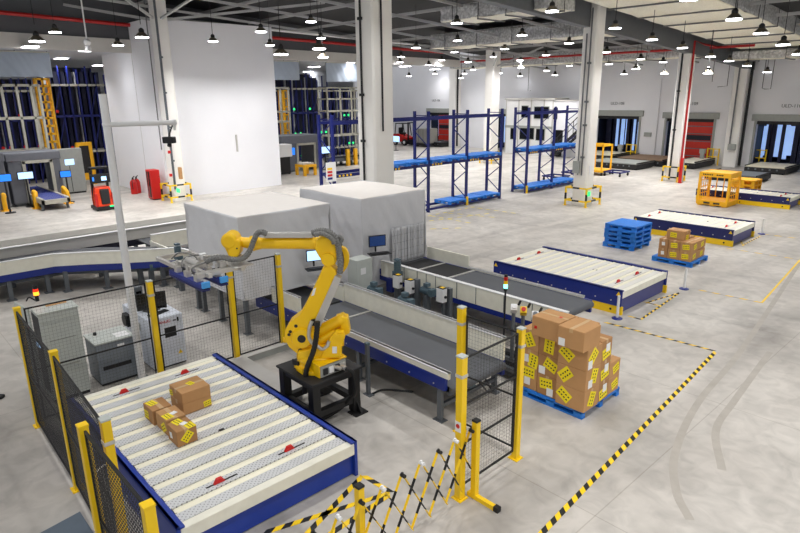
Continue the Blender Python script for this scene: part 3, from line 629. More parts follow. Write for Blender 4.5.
# the small pile farther back
pallet(-7.86, 17.85, 'blue plastic pallet under the small pile of boxes', 'blue pallets on the floor')
GS = 'boxes in the small pile'
for k in range(2):
    z = .151+k*.285; LL = ['lower', 'upper'][k]
    for j, (xa, xb) in enumerate(((-7.7, -7.42), (-7.41, -7.07), (-7.06, -6.74))):
        if j == 2: xa, xb = -7.06, -6.72
        carton(xa, xb, 17.88, 18.36, z, z+.284, '%s cardboard box in the %s front column of the small pile' % (LL, ['left', 'middle', 'right'][j]), GS, st=[('f', ['p', 's', 's'][j] if k == 0 else ['p', 's', 's'][j], .5, .5, .1), ('r', 's', .5, .5, .2)])
    carton(-7.06, -6.74, 18.42, 18.95, z, z+.26, '%s cardboard box at the back right of the small pile' % LL, GS, st=[('r', 's', .5, .5, .2)])
    carton(-7.78, -7.1, 18.42, 18.95, z, z+.284, '%s cardboard box at the back left of the small pile' % LL, GS, st=[])
carton(-7.55, -7.02, 18.0, 18.42, .151+.570, .151+.570+.28, 'single cardboard box on top of the small pile', GS, st=[('f', 's', .4, .5, 0), ('r', 's', .5, .3, 0)])
for k in range(5):
    pallet(-9.85+.02*(k % 2)-.0*k+.03*(4-k)*0, 18.48+.03*((k*2) % 3), 'blue plastic pallet, %s of the stack of five beside the second roller deck' % ['bottom', 'second from bottom', 'middle', 'fourth from bottom', 'top'][k], 'stacked blue pallets', z=.157*k, L=1.08, Wd=1.15, h=.156)
# ================================================================== ROBOT
C0 = V((-7.45, 5.1, 0)); NH = V((fw.x, fw.y, 0)).normalized(); RH = V((rt.x, rt.y, 0)).normalized(); ZZ = V((0, 0, 1))
def rp(px, py, d=0.):
    q = ray(px, py); t = ((C0+NH*d-EYE).dot(NH))/q.dot(NH); return EYE+q*t
def slabp(mb, poly, d0, d1):
    P = [rp(*p) for p in poly]; return mb.prism([p+NH*d0 for p in P], NH*(d1-d0))
ts = thing('robot_stand', 'black steel stand carrying the yellow robot arm', 'stand', (-7.46, 5.11, 0))
X0, X1, Y0, Y1, ZT = -7.97, -6.96, 4.62, 5.6, .8
build('stand_top', MB().box((X0, Y0, ZT-.035), (X1, Y1, ZT)), 'dark', ts, bevel=.006)
for x in (X0+.1, X1-.1):
    for y in (Y0+.1, Y1-.1):
        build('leg', MB().box((x-.07, y-.07, 0.02), (x+.07, y+.07, ZT-.035)), 'black', ts, bevel=.006)
        sx = 1 if x > -7.4 else -1
        fm = MB().box((x-.11+sx*.08, y-.13, 0), (x+.11+sx*.08, y+.13, .022)); fm.prism([(x+sx*.07, y-.01, .022), (x+sx*.18, y-.01, .022), (x+sx*.07, y-.01, .2)], (0, .02, 0)); build('foot_plate', fm, 'black', ts)
for x in (X0+.1, X1-.1): build('rail', MB().box((x-.05, Y0+.1, .18), (x+.05, Y1-.1, .28)), 'black', ts)
for y in (Y0+.1, Y1-.1): build('rail', MB().box((X0+.1, y-.05, .18), (X1-.1, y+.05, .28)), 'black', ts)
for x in (X0+.1, X1-.1): build('top_rail', MB().box((x-.05, Y0+.1, ZT-.14), (x+.05, Y1-.1, ZT-.035)), 'black', ts)
for y in (Y0+.1, Y1-.1): build('top_rail', MB().box((X0+.1, y-.05, ZT-.14), (X1-.1, y+.05, ZT-.035)), 'black', ts)
rb_ = thing('industrial_robot', 'yellow six axis robot arm standing on the black stand with a vacuum gripper', 'robot', (-7.46, 5.11, ZT))
CB = V((-7.47, 5.1, ZT))
m = MB(); m.lathe(CB, [(.36, 0), (.37, .03), (.36, .06), (.31, .09), (.30, .16)], 32)
for k in range(8): t = k*math.pi/4+.2; m.box(CB+V((math.cos(t)*.34-.03, math.sin(t)*.34-.03, .0)), CB+V((math.cos(t)*.34+.03, math.sin(t)*.34+.03, .09)))
base = build('base', m, 'robot_yellow', rb_)
m = MB(); m.box((CB.x+.05, CB.y-.26, ZT+.002), (CB.x+.40, CB.y+.26, ZT+.20)); m.prism([(CB.x+.05, CB.y-.27, ZT+.2), (CB.x+.42, CB.y-.27, ZT+.2), (CB.x+.42, CB.y-.27, ZT+.22), (CB.x+.05, CB.y-.27, ZT+.26)], (0, .54, 0)); build('base_housing', m, 'robot_yellow', rb_, bevel=.01)
cp = build('connector_panel', MB().box((CB.x+.40, CB.y-.24, ZT+.015), (CB.x+.42, CB.y+.24, ZT+.19)), 'panel_grey', rb_)
for i in range(4): build('connector', MB().box((CB.x+.42, CB.y-.2+.11*i, ZT+.05), (CB.x+.44+.02*(i > 1), CB.y-.12+.11*i, ZT+.15)), ['dark', 'paper', 'dark', 'alu'][i], cp)
build('cable_plug', MB().cyl((CB.x+.42, CB.y+.12, ZT+.11), (CB.x+.56, CB.y+.13, ZT+.10), .035).cyl((CB.x+.42, CB.y+.02, ZT+.12), (CB.x+.54, CB.y+.05, ZT+.12), .03), 'alu', cp)
build('motor_vent', MB().box((CB.x-.25, CB.y-.32, ZT+.05), (CB.x-.08, CB.y-.30, ZT+.14)), 'dark', base)
# turret
m = MB(); m.lathe(CB+V((0, 0, .16)), [(.33, 0), (.335, .05), (.30, .10)], 32); slabp(m, [(300, 353), (340, 352), (342, 349), (341, 343), (330, 341), (300, 346)], -.24, .24); turret = build('turret', m, 'robot_yellow', rb_, bevel=.012)
m = MB(); slabp(m, [(322, 352), (343, 350), (343, 340), (346.5, 331), (345, 326), (337, 325), (331, 333)], -.26, -.16); slabp(m, [(322, 352), (343, 350), (343, 340), (346.5, 331), (345, 326), (337, 325), (331, 333)], .14, .24)
build('shoulder_bracket', m, 'robot_yellow', rb_, bevel=.01)
build('pivot_cover', MB().cyl(rp(341.5, 330)-NH*.262, rp(341.5, 330)-NH*.28, .055, n=18), 'robot_yellow', turret)
build('rating_label', MB().prism([rp(334, 340)-NH*.262, rp(338.5, 340)-NH*.262, rp(338.5, 346.5)-NH*.262, rp(334, 346.5)-NH*.262], -NH*.002), 'paper', turret)
# counterbalance cylinder
cb = build('counterbalance', MB().cyl(rp(316, 333), rp(340, 320.5), .095, n=20).cyl(rp(340, 320.5), rp(346, 317.5), .115, .10, n=20).cyl(rp(318, 341)-NH*.05, rp(336, 331)-NH*.05, .07, n=16), 'robot_yellow', rb_)
build('cylinder_bracket', slabp(MB(), [(342, 314.5), (348, 316), (350.5, 331), (346, 333), (341, 329)], -.10, .10), 'robot_yellow', rb_, bevel=.012)
# lower arm
low = [(331, 262), (337, 268), (337.5, 272), (329, 292), (323, 307), (314.5, 322), (316, 333), (314, 343), (307, 350), (298, 350), (290.5, 344), (286, 336), (286.5, 327), (291, 319.5), (301, 312), (306, 303), (313, 289), (324, 265)]
la = build('lower_arm', slabp(MB(), low, -.15, .13), 'robot_yellow', rb_, bevel=.025)
j2 = rp(303.5, 334)
m = MB().cyl(j2-NH*.20, j2-NH*.15, .155, .175, n=28); m.cyl(j2+NH*.13, j2+NH*.20, .16, n=28); build('shoulder_hub', m, 'robot_yellow', la)
build('hub_bore', MB().cyl(j2-NH*.203, j2-NH*.199, .065, n=20), 'dark', la)
for q, rr in (((302, 347), .042), ((297.5, 322.5), .028), ((292, 328), .026), ((290.7, 331), .026)):
    build('casting_hole', MB().cyl(rp(*q)-NH*.152, rp(*q)-NH*.156, rr, n=14), 'dark', la)
build('side_lug', MB().cyl(rp(287.5, 338)-NH*.05, rp(284.5, 339)-NH*.05, .05, n=12), 'robot_yellow', la)
build('warning_plate', MB().prism([rp(314.5, 286)-NH*.152, rp(317.5, 284.5)-NH*.152, rp(315.5, 292)-NH*.152, rp(312.5, 293)-NH*.152], -NH*.002), 'paper', la)
build('arm_cover', slabp(MB(), [(336.2, 272.2), (342.5, 275), (322, 322.5), (314.6, 320.5)], -.19, -.05), 'alu', rb_, bevel=.008)
build('cover_clamp', slabp(MB(), [(312.5, 316), (316.5, 315), (317, 321.5), (313, 321)], -.20, -.06), 'black', rb_)
# elbow, forearm, wrist
e = [(317.5, 238), (322, 235), (330, 234.5), (337, 243), (338, 254), (336.5, 262), (331, 266), (325, 263), (318, 252), (315.5, 247)]
el = build('elbow', slabp(MB(), e, -.13, .15), 'robot_yellow', rb_, bevel=.03)
build('elbow_hub', MB().cyl(rp(329, 257)-NH*.17, rp(329, 257)+NH*.2, .10, n=20), 'robot_yellow', el)
build('elbow_motor', MB().cyl(rp(334, 243)+NH*.0, rp(341, 241)+NH*.0, .075, n=16), 'dark', el)
horn = spline([(340, 247.3), (344.5, 251), (346.5, 258), (345.5, 266), (341, 273.5)], 4)
hw = []
P = [V((p[0], p[1], 0)) for p in horn]
L1 = []; L2 = []
for i, p in enumerate(P):
    t = (P[min(i+1, len(P)-1)]-P[max(i-1, 0)]).normalized(); nn = V((-t.y, t.x, 0)); wv = 1.4+1.3*math.sin(math.pi*min(1, i/(len(P)-1)*1.1))
    L1.append((p+nn*wv)[:2]); L2.append((p-nn*wv)[:2])
build('cable_horn', slabp(MB(), L1+L2[::-1], .0, .09), 'robot_yellow', rb_, bevel=.01)
fa0, fa1 = rp(262, 243.3), rp(322, 243.2)
fo = build('forearm', MB().cyl(rp(300, 243.2), fa1, .088, .094, n=24).cyl(fa0, rp(300, 243.2), .084, .088, n=24).cyl(rp(254.5, 243.5), fa0, .11, .084, n=24), 'robot_yellow', rb_)
build('forearm_flange', MB().cyl(rp(250.5, 243.4), rp(254.5, 243.4), .115, n=24), 'robot_yellow', fo)
build('wrist_neck', MB().cyl(rp(240, 241.8), rp(250.5, 243.2), .072, .09, n=20), 'robot_yellow', rb_)
w1 = rp(231.3, 239.5)
wr = build('wrist', MB().cyl(w1-NH*.13, w1+NH*.13, .125, n=28).cyl(w1-NH*.16, w1-NH*.13, .09, .125, n=28), 'robot_yellow', rb_, bevel=.01)
build('wrist_housing', slabp(MB(), [(231.5, 238.5), (241, 237.5), (243, 240), (242, 251), (239, 256), (233, 256), (230, 252)], -.15, .10), 'robot_yellow', wr, bevel=.03)
build('wrist_motor', MB().cyl(rp(228, 247)+NH*.02, rp(231.5, 254.5)+NH*.02, .055, n=16), 'robot_yellow', wr)
for q in ((235.3, 241), (239.5, 246)): build('wrist_bolt', MB().cyl(rp(*q)-NH*.152, rp(*q)-NH*.157, .013, n=8), 'dark', wr)
fl_c = rp(237, 255.5); build('tool_flange', MB().cyl(fl_c, fl_c-ZZ*.09, .10, n=24), 'alu', rb_)
build('cable_tray', MB().bar(rp(265, 234.3)-NH*.04, rp(313.5, 234.2)-NH*.04, .10, .075, side=NH), 'alu', rb_, bevel=.008)
def dress(pts, r, lab=None, m='hose', d=0., jit=.09, k=7):
    q = [rp(p[0], p[1], (p[2] if len(p) > 2 else d)) for p in pts]; return build('dress_pack_hose', MB().tube(spline(q, k), r, 10, jit), m, rb_)
dress([(267, 234), (261, 231.8), (257, 234), (254, 240), (251, 248), (247, 255), (241, 259), (232, 259.3), (222, 257.5), (212, 258.5), (206, 262)], .042, d=-.16)
dress([(312, 233.5), (317, 231.5), (324, 231), (331, 233.5), (336, 239), (338.5, 247), (339.5, 256), (340.5, 264), (340, 273)], .047, d=-.13)
dress([(314, 235), (321, 233.5), (328, 236), (333, 240), (334, 244)], .035, d=-.2)
dress([(335, 237), (340, 236.5), (342, 240), (338, 246)], .028, d=-.12)
dress([(341, 248), (343.5, 254), (343.5, 262), (340.5, 271)], .035, d=.05)
dress([(317.5, 321.5), (317, 330), (315.5, 342), (312.5, 354), (307, 368), (305, 382), (305, 393)], .042, m='black', d=-.34, jit=.05)
dress([(312, 321), (309.5, 328), (309, 336), (311.5, 342), (316, 345)], .030, m='alu', d=-.20, jit=.03)
dress([(316, 345), (322, 349), (327, 346), (329, 341)], .028, m='alu', d=-.26, jit=.03)
hz1 = build('supply_hose', MB().tube(spline([(CB.x+.56, CB.y+.13, ZT+.10), (CB.x+.66, CB.y+.2, ZT+.02), (CB.x+.66, CB.y+.22, .5), (CB.x+.5, CB.y+.2, .3), (CB.x+.3, CB.y+.1, .06), (CB.x+.35, CB.y-.5, .05)], 6), .032, 8), 'rubber', rb_)
# vacuum gripper: frame beams over suction bars
ZG = 2.48
def g(px_, py_, z=ZG): return at(px_, py_, z)
gc = fl_c-ZZ*.09
main0 = g(184, 277.5); main1 = V((gc.x+.12, main0.y+ (gc.y+.12-main0.y), ZG))
gx0, gx1, gy0, gy1 = -9.05, -8.08, 3.62, 4.35
grip = build('gripper_frame', MB().bar((gx0, gy0, ZG), (gx0, gy1, ZG), .07, .07).bar((gx1-.15, gy0-.05, ZG), (gx1-.15, gy1+.0, ZG), .09, .07).bar((gx0, gy0+.1, ZG), (gx1, gy0+.1, ZG), .06).bar((gx0, gy1-.1, ZG), (gx1, gy1-.1, ZG), .06).bar((gx0+.45, gy0, ZG+.03), (gx0+.45, gy1, ZG+.03), .05), 'alu', rb_)
build('mount_plate', MB().box((gc.x-.24, gc.y-.16, ZG+.035), (gc.x+.2, gc.y+.16, ZG+.06)).cyl(gc, (gc.x, gc.y, ZG+.05), .075, n=20), 'alu', grip, bevel=.006)
build('side_frame', MB().bar((gx0-.6, gy0-.05, ZG), (gx0-.6, gy0+.5, ZG), .055).bar((gx0-.6, gy0-.05, ZG), (gx0+.1, gy0-.05, ZG), .055).bar((gx0-.6, gy0+.5, ZG), (gx0+.1, gy0+.5, ZG), .055).bar((gx0-.1, gy0-.05, ZG), (gx0-.1, gy0+.5, ZG), .055), 'alu', grip)
for yb, xa, xb in ((gy0-.02, gx0-.12, gx1+.05), (gy0+.30, gx0+.0, gx1-.02)):
    sb = build('suction_bar', MB().box((xa, yb-.055, ZG-.16), (xb, yb+.055, ZG-.09)), 'blue', rb_, bevel=.006)
    build('bar_end', MB().box((xb, yb-.06, ZG-.14), (xb+.05, yb+.06, ZG-.05)), 'foam_blue', sb, bevel=.006); build('suction_foam', MB().box((xa, yb-.06, ZG-.19), (xb+.03, yb+.06, ZG-.16)), 'navy', sb)
    for f in (.2, .5, .8):
        x = xa+(xb-xa)*f; build('vacuum_block', MB().box((x-.05, yb-.04, ZG-.09), (x+.05, yb+.04, ZG+.0)).cyl((x, yb, ZG), (x, yb, ZG+.1), .02, n=8), 'alu', sb)
for pts in ([(gx0+.2, gy0, ZG), (gx0+.1, gy0+.1, ZG+.10), (gx0+.05, gy0+.35, ZG+.10), (gx0+.3, gy0+.5, ZG+.05)], [(gx1-.3, gy0, ZG-.05), (gx1-.25, gy0-.05, ZG+.1), (gx1-.35, gy0+.3, ZG+.12), (gx1-.3, gy1, ZG+.1)], [(gx0-.4, gy0+.1, ZG), (gx0-.3, gy0+.2, ZG+.10), (gx0, gy0+.3, ZG+.09), (gx0+.2, gy0+.3, ZG)]):
    build('air_hose', MB().tube(spline(pts, 7), .012, 7), 'hose', grip)
for i in range(5): build('valve_block', MB().box((gx0+.05+.16*i, gy0+.36, ZG+.03), (gx0+.14+.16*i, gy0+.46, ZG+.12)), ['paper', 'alu', 'dark', 'paper', 'alu'][i], grip)
build('vacuum_generator', MB().cyl((gx0+.1, gy0+.15, ZG+.07), (gx0+.5, gy0+.15, ZG+.07), .05, n=14), 'alu', grip)
# ================================================================== CURTAINED BOXES
def curtain_box(label, x0, x1, y0, y1, h, zb, feet):
    t = thing('curtain_enclosure', label, 'enclosure', ((x0+x1)/2, (y0+y1)/2, 0))
    def wr(ax, s):
        def fn(p, a, b):
            k = noise.noise(V((p.x*1.1+p.y*1.1, p.z*.5, s)))*.085+noise.noise(V((p.x*4+p.y*4+p.z*2.2, p.z*.7, s+5)))*.035
            k *= min(1, 6*(1-b)) if True else 1
            q = p.copy(); q[ax] += k; return q
        return fn
    m = MB()
    zf = zb
    m.grid((x0, y0, zf), (x1-x0, 0, 0), (0, 0, h-zf), 60, 40, wr(1, 1)); m.grid((x1, y0, zf), (0, y1-y0, 0), (0, 0, h-zf), 60, 40, wr(0, 9))
    m.grid((x0, y1, zf), (x1-x0, 0, 0), (0, 0, h-zf), 40, 20, wr(1, 3)); m.grid((x0, y0, zf+.5), (0, y1-y0, 0), (0, 0, h-zf-.5), 40, 20, wr(0, 4))
    build('curtain', m, 'fabric', t, solid=.012)
    m = MB().grid((x0, y0, h), (x1-x0, 0, 0), (0, y1-y0, 0), 30, 30, lambda p, a, b: V((p.x, p.y, p.z+.03*noise.noise(p*.9)-.05*math.sin(math.pi*a)*math.sin(math.pi*b))))
    build('curtain_roof', m, 'fabric_top', t, solid=.012)
    build('hem', MB().bar((x0, y0-.012, zb+.02), (x1, y0-.012, zb+.02), .02, .05).bar((x1+.012, y0, zb+.02), (x1+.012, y1, zb+.02), .02, .05), 'fabric', t)
    fm = MB()
    I = .17
    for z in (h-.12, zb+.2): fm.bar((x0+I, y0+I, z), (x1-I, y0+I, z), .06); fm.bar((x1-I, y0+I, z), (x1-I, y1-I, z), .06); fm.bar((x0+I, y1-I, z), (x1-I, y1-I, z), .06); fm.bar((x0+I, y0+I, z), (x0+I, y1-I, z), .06)
    build('frame', fm, 'steel_grey', t)
    for x, y in feet:
        l = build('leg', MB().box((x-.045, y-.045, .012), (x+.045, y+.045, zb+.25)), 'steel_grey', t); build('leg_foot', MB().box((x-.09, y-.08, 0), (x+.09, y+.08, .014)), 'steel_grey', l)
    return t
B1 = (-13.78, -11.23, 5.87, 8.22); B2 = (-13.70, -11.12, 9.07, 11.24)
t1 = curtain_box('left large grey curtained box with white top over the conveyor', *B1, 2.6, .8, [(-11.29, 5.93), (-12.46, 5.93), (-13.65, 5.93), (-13.35, 5.93), (-11.29, 7.99), (-13.65, 7.99), (-12.46, 7.99)])
t2 = curtain_box('right grey curtained box with white top carrying a blue monitor', *B2, 2.6, .35, [(-11.18, 9.13), (-13.64, 9.13), (-11.18, 11.18), (-13.64, 11.18)])
s = MB()
for k in range(11): y = 10.0+.105*k; s.grid((-11.07+.012*(k % 2), y, .80), (0, .11, 0), (0, 0, .95), 4, 10, lambda p, a, b, k=k: V((p.x+.02*noise.noise(V((k, p.z*2, p.y*3)))+.015*math.sin(a*3.1), p.y, p.z)))
build('strip_flap', s, 'strip', t2, solid=.004)
g_ = MB()
for k in range(10): y = 10.05+.12*k; g_.bar((-11.045, y, .82), (-11.045, y, 1.7), .005)
for z in (.95, 1.15, 1.35, 1.55): g_.bar((-11.045, 10.0, z), (-11.045, 11.1, z), .005)
build('guard_grid', g_, 'wire_light', t2)
def monitor_arm(label, c, w, h, scr, tray=True):
    """screen on a wall arm facing +x"""
    c = V(c); t = thing('monitor', label, 'monitor', (c.x, c.y, c.z-h/2-.2))
    fx = V((.94, -.34, 0)); sx = V((.34, .94, 0)); b = MB()
    P = [c+sx*i*w/2+ZZ*j*h/2 for i, j in ((-1, -1), (1, -1), (1, 1), (-1, 1))]
    build('bezel', MB().prism(P, -fx*.04), 'black', t, bevel=.006)
    P = [c+fx*.002+sx*i*(w/2-.018)+ZZ*j*(h/2-.018) for i, j in ((-1, -1), (1, -1), (1, 1), (-1, 1))]; build('screen', MB().prism(P, fx*.002), scr, t)
    build('arm', MB().tube([c-fx*.04, c-fx*.14-ZZ*.05, c-fx*.2-ZZ*.12, c-fx*.26-sx*.05-ZZ*.12], .022, 8).bar(c-fx*.15-ZZ*.1, c-fx*.15-ZZ*(h/2+.16), .03), 'black', t)
    if tray:
        k = c-ZZ*(h/2+.14)+fx*.12; build('keyboard_tray', MB().obox(k-ZZ*.02, .26, w*1.25, .02, math.atan2(sx.y, sx.x)-math.pi/2), 'black', t, bevel=.005); build('keyboard', MB().obox(k+ZZ*.001, .15, w*1.0, .02, math.atan2(sx.y, sx.x)-math.pi/2), 'dark', t, bevel=.004)
    return t
p = atx(377.5, 241, -10.86); monitor_arm('blue monitor with keyboard tray on the right curtained box', p, .44, .28, 'screen')
p = atx(315, 255.5, -10.95); monitor_arm('bright monitor with keyboard tray behind the robot elbow', p, .40, .26, 'screen_on')
# ================================================================== CONVEYORS
def leg_frame(t, x, ya, yb, z, m='steel_grey', za=0.):
    for y in (ya, yb):
        l = build('leg', MB().box((x-.045, y-.03, .012), (x+.045, y+.03, z+(za if y == ya else 0))), m, t); build('leg_foot', MB().box((x-.10, y-.07, 0), (x+.10, y+.07, .014)), m, l)
    build('cross_brace', MB().box((x-.03, ya, .22), (x+.03, yb, .28)), m, t)
def belt_conveyor(label, x0, x1, y0, y1, z, bm='belt', legs=(), nose=True, near=None, far=None, bw=.24, nb=0.):
    t = thing('belt_conveyor', label, 'conveyor', ((x0+x1)/2, (y0+y1)/2, 0))
    m = MB().box((x0, y0+.04, z-.10), (x1-.10, y1-.04, z))
    if nose: m.cyl((x1-.10, y0+.04, z-.075), (x1-.10, y1-.04, z-.075), .075, n=20)
    build('belt', m, bm, t)
    for y, s in ((y0, -1), (y1, 1)):
        build('side_beam', MB().box((x0, y-s*.02, z-bw-.04+(nb+.07*(nb > 0) if s < 0 else 0)), (x1-.12, y+s*.05, z+(nb if s < 0 else 0))), 'blue', t, bevel=.006)
        b = MB()
        for k in range(int((x1-x0)/.55)): b.cyl((x0+.25+.55*k, y+s*.05, z-bw*.6+(nb if s < 0 else 0)), (x0+.25+.55*k, y+s*.058, z-bw*.6+(nb if s < 0 else 0)), .014, n=6)
        build('bolt_row', b, 'alu', t)
    if near: build('side_guard', MB().box((near[0], y0-.03, z+nb), (near[1], y0+.02, z+near[2])), 'cream', t); build('guard_rim', MB().box((near[0], y0-.05, z+near[2]-.02), (near[1], y0+.035, z+near[2])), 'white', t)
    if far: build('side_guard', MB().box((far[0], y1-.02, z-.0), (far[1], y1+.03, z+far[2])), 'cream', t); build('guard_rim', MB().box((far[0], y1-.035, z+far[2]-.02), (far[1], y1+.05, z+far[2])), 'white', t)
    for x in legs: leg_frame(t, x, y0+.03, y1-.03, z-bw, za=nb*1.4)
    return t
c1 = belt_conveyor('wide dark belt conveyor with cream guards behind the robot', -10.05, -5.60, 6.26, 7.68, .64, legs=(-9.6, -7.9, -5.88), near=(-8.9, -5.66, .27), far=(-10.05, -5.72, .42), nb=.155)
for x in (-9.2,): build('belt_joint', MB().bar((x, 6.32, .65), (x+.05, 7.62, .65), .05, .02), 'alu', c1)
build('motor', MB().cyl((-5.95, 7.05, .42), (-5.95, 7.5, .42), .10, n=16).box((-6.06, 6.95, .32), (-5.84, 7.1, .52)), 'motor_blue', c1)
build('drive_cable', MB().tube(spline([(-5.6, 6.9, .55), (-5.5, 7.0, .38), (-5.6, 7.2, .32), (-5.75, 7.2, .5)], 6), .015, 6), 'black', c1)
c1b = belt_conveyor('feed conveyor with short cream guard leaving the left curtained box', -11.9, -10.1, 6.55, 7.68, .62, 'belt_dark', legs=(-10.8,), nose=False, near=(-11.2, -10.12, .36), far=(-11.1, -10.12, .36))
c2 = belt_conveyor('long belt conveyor with cream side panels leaving the right curtained box', -11.9, -6.0, 9.66, 11.2, .76, legs=(-10.5, -8.6, -6.6), near=(-11.0, -6.35, .24), far=(-9.55, -6.3, .05))
build('side_panel', MB().box((-11.05, 9.60, .60), (-5.72, 9.655, 1.0)), 'cream', c2, bevel=.005); build('panel_rim', MB().box((-11.05, 9.585, .985), (-5.72, 9.68, 1.005)), 'white', c2)
sm = MB()
for x in (-10.2, -9.75, -9.45, -9.15, -8.5, -7.95, -7.2, -6.5): sm.box((x-.008, 9.594, .61), (x+.008, 9.60, .985))
build('panel_seams', sm, 'steel_grey', c2)
build('tall_guard', MB().box((-11.0, 11.2, .72), (-9.55, 11.25, 1.08)), 'cream', c2, bevel=.005)
for x in (-10.35, -9.35): build('belt_joint', MB().bar((x, 9.72, .77), (x+.05, 11.15, .77), .06, .02), 'alu', c2)
build('belt_section', MB().box((-10.95, 9.72, .763), (-10.4, 11.14, .768)).box((-10.28, 9.72, .763), (-9.4, 11.14, .768)), 'dark', c2)
build('deck_bracket', MB().box((-10.75, 9.5, .28), (-10.55, 9.66, .62)), 'blue', c2)
# drive motors and control posts along the conveyor
def motor(label, c, up=False):
    c = V(c); t = thing('drive_motor', label, 'motor', (c.x, c.y, 0))
    if up: q = MB().cyl(c, c+ZZ*.22, .085, n=18).box(c+V((-.09, -.09, -.12)), c+V((.09, .09, 0)))
    else: q = MB().cyl(c-V((.16, 0, 0)), c+V((.12, 0, 0)), .08, n=18).box(c+V((.12, -.08, -.08)), c+V((.22, .08, .08)))
    build('housing', q, 'motor_blue', t); r_ = MB()
    for k in range(5):
        if up: r_.cyl(c+ZZ*(.03+.045*k), c+ZZ*(.045+.045*k), .09, n=18)
        else: r_.cyl(c+V((-.13+.05*k, 0, 0)), c+V((-.115+.05*k, 0, 0)), .09, n=18)
    build('cooling_fins', r_, 'motor_blue', t); build('mount', MB().box((c.x-.06, c.y-.06, 0), (c.x+.06, c.y+.06, c.z-.08)), 'steel_grey', t)
    build('terminal_box', MB().box(c+V((-.06, -.06, .11 if not up else .26)), c+V((.06, .06, .19 if not up else .30))), 'motor_blue', t); return t
motor('upright blue grey motor beside the monitor end of the cream conveyor', aty(397.5, 271, 9.4), True)
motor('blue grey drive motor low beside the middle of the cream conveyor', aty(427, 291, 9.35))
motor('small drive motor behind the wide belt conveyor near the grey machine cabinet', aty(374, 290, 8.35)); motor('small drive motor behind the wide belt conveyor near the white control boxes', aty(405, 301, 8.3))
def control_post(label, px, py, Y, h=None, box='panel_grey'):
    c = aty(px, py, Y); t = thing('control_post', label, 'control post', (c.x, c.y, 0))
    build('post', MB().box((c.x-.03, c.y+.02, .012), (c.x+.03, c.y+.08, c.z+.0)), 'steel_grey', t); build('post_foot', MB().box((c.x-.09, c.y-.05, 0), (c.x+.09, c.y+.14, .014)), 'steel_grey', t)
    bx = build('switch_box', MB().box((c.x-.10, c.y-.08, c.z-.17), (c.x+.10, c.y+.06, c.z+.17)), 'black', t, bevel=.01); build('switch_cover', MB().box((c.x-.08, c.y-.095, c.z-.15), (c.x+.105, c.y-.08, c.z+.15)).box((c.x+.10, c.y-.08, c.z-.15), (c.x+.108, c.y+.04, c.z+.15)), 'white', bx)
    build('rotary_switch', MB().cyl((c.x+.108, c.y-.02, c.z-.03), (c.x+.14, c.y-.02, c.z-.03), .03, n=12), 'black', bx); build('warning_mark', MB().box((c.x-.02, c.y-.06, c.z+.171), (c.x+.08, c.y+.03, c.z+.175)), 'yellow', bx)
    return t
control_post('left of three white control boxes on posts beside the cream conveyor', 398, 281, 9.25); control_post('middle of three white control boxes on posts beside the cream conveyor', 410, 286, 9.2); control_post('right of three white control boxes on posts beside the cream conveyor', 442, 294.5, 9.15)
for px, py, lab in ((417, 279, 'left'), (449, 288, 'right')):
    c = aty(px, py, 9.3); t = MB().box((c.x-.07, c.y-.05, .014), (c.x+.07, c.y+.05, c.z)).box((c.x-.14, c.y-.1, 0), (c.x+.14, c.y+.1, .014)); tag(build('steel_upright', t, 'steel_grey', bevel=.006), '%s of two grey steel uprights beside the control boxes' % lab, 'post')
t = thing('machine_cabinet', 'grey machine cabinet between the two conveyors behind the robot elbow', 'cabinet', (-10.35, 8.55, 0)); c = aty(352, 272, 8.3)
build('body', MB().box((c.x-.17, 8.3, .05), (c.x+.2, 8.75, c.z+.30)), 'cab_grey', t, bevel=.01); build('plinth', MB().box((c.x-.15, 8.33, 0), (c.x+.18, 8.72, .05)), 'dark', t)
build('label_plate', MB().box((c.x+.2, 8.4, c.z-.05), (c.x+.204, 8.55, c.z+.10)), 'paper', t)
t = thing('cable_trunking', 'low dark cable trunking on the floor between the two conveyors', 'trunking', (-8, 8.7, 0))
for y in (8.25, 8.6, 8.95): build('channel', MB().box((-10.9, y-.06, .08), (-5.2, y+.06, .17)), 'dark', t)
build('cover', MB().box((-10.9, 8.3, .06), (-5.2, 8.9, .085)), 'steel_grey', t)
for x in (-10.5, -8.6, -6.8, -5.4): build('support', MB().box((x-.05, 8.2, 0), (x+.05, 9.0, .06)), 'black', t)
# stack light and push button stands
def stack_light(label, base, z0, zt, r=.035, pole=.018, tiers=('red', 'yellow', 'beacon_green')):
    t = thing('signal_light', label, 'signal light', base); b = V(base)
    build('pole', MB().cyl((b.x, b.y, z0+.012), (b.x, b.y, zt), pole, n=10), 'dark', t); build('pole_base', MB().cyl((b.x, b.y, z0), (b.x, b.y, z0+.014), .07, n=16), 'dark', t)
    build('lamp_socket', MB().cyl((b.x, b.y, zt), (b.x, b.y, zt+.06), r, n=14), 'black', t)
    for k, m in enumerate(tiers[::-1]): build('lamp_tier', MB().cyl((b.x, b.y, zt+.06+.075*k), (b.x, b.y, zt+.13+.075*k), r*1.08, n=14), m, t)
    build('cap', MB().cyl((b.x, b.y, zt+.06+.075*len(tiers)), (b.x, b.y, zt+.10+.075*len(tiers)), r, n=14), 'black', t)
c = aty(505.5, 291, 8.9); stack_light('red yellow green signal tower standing before the cream conveyor', (c.x, c.y, 0), 0, c.z)
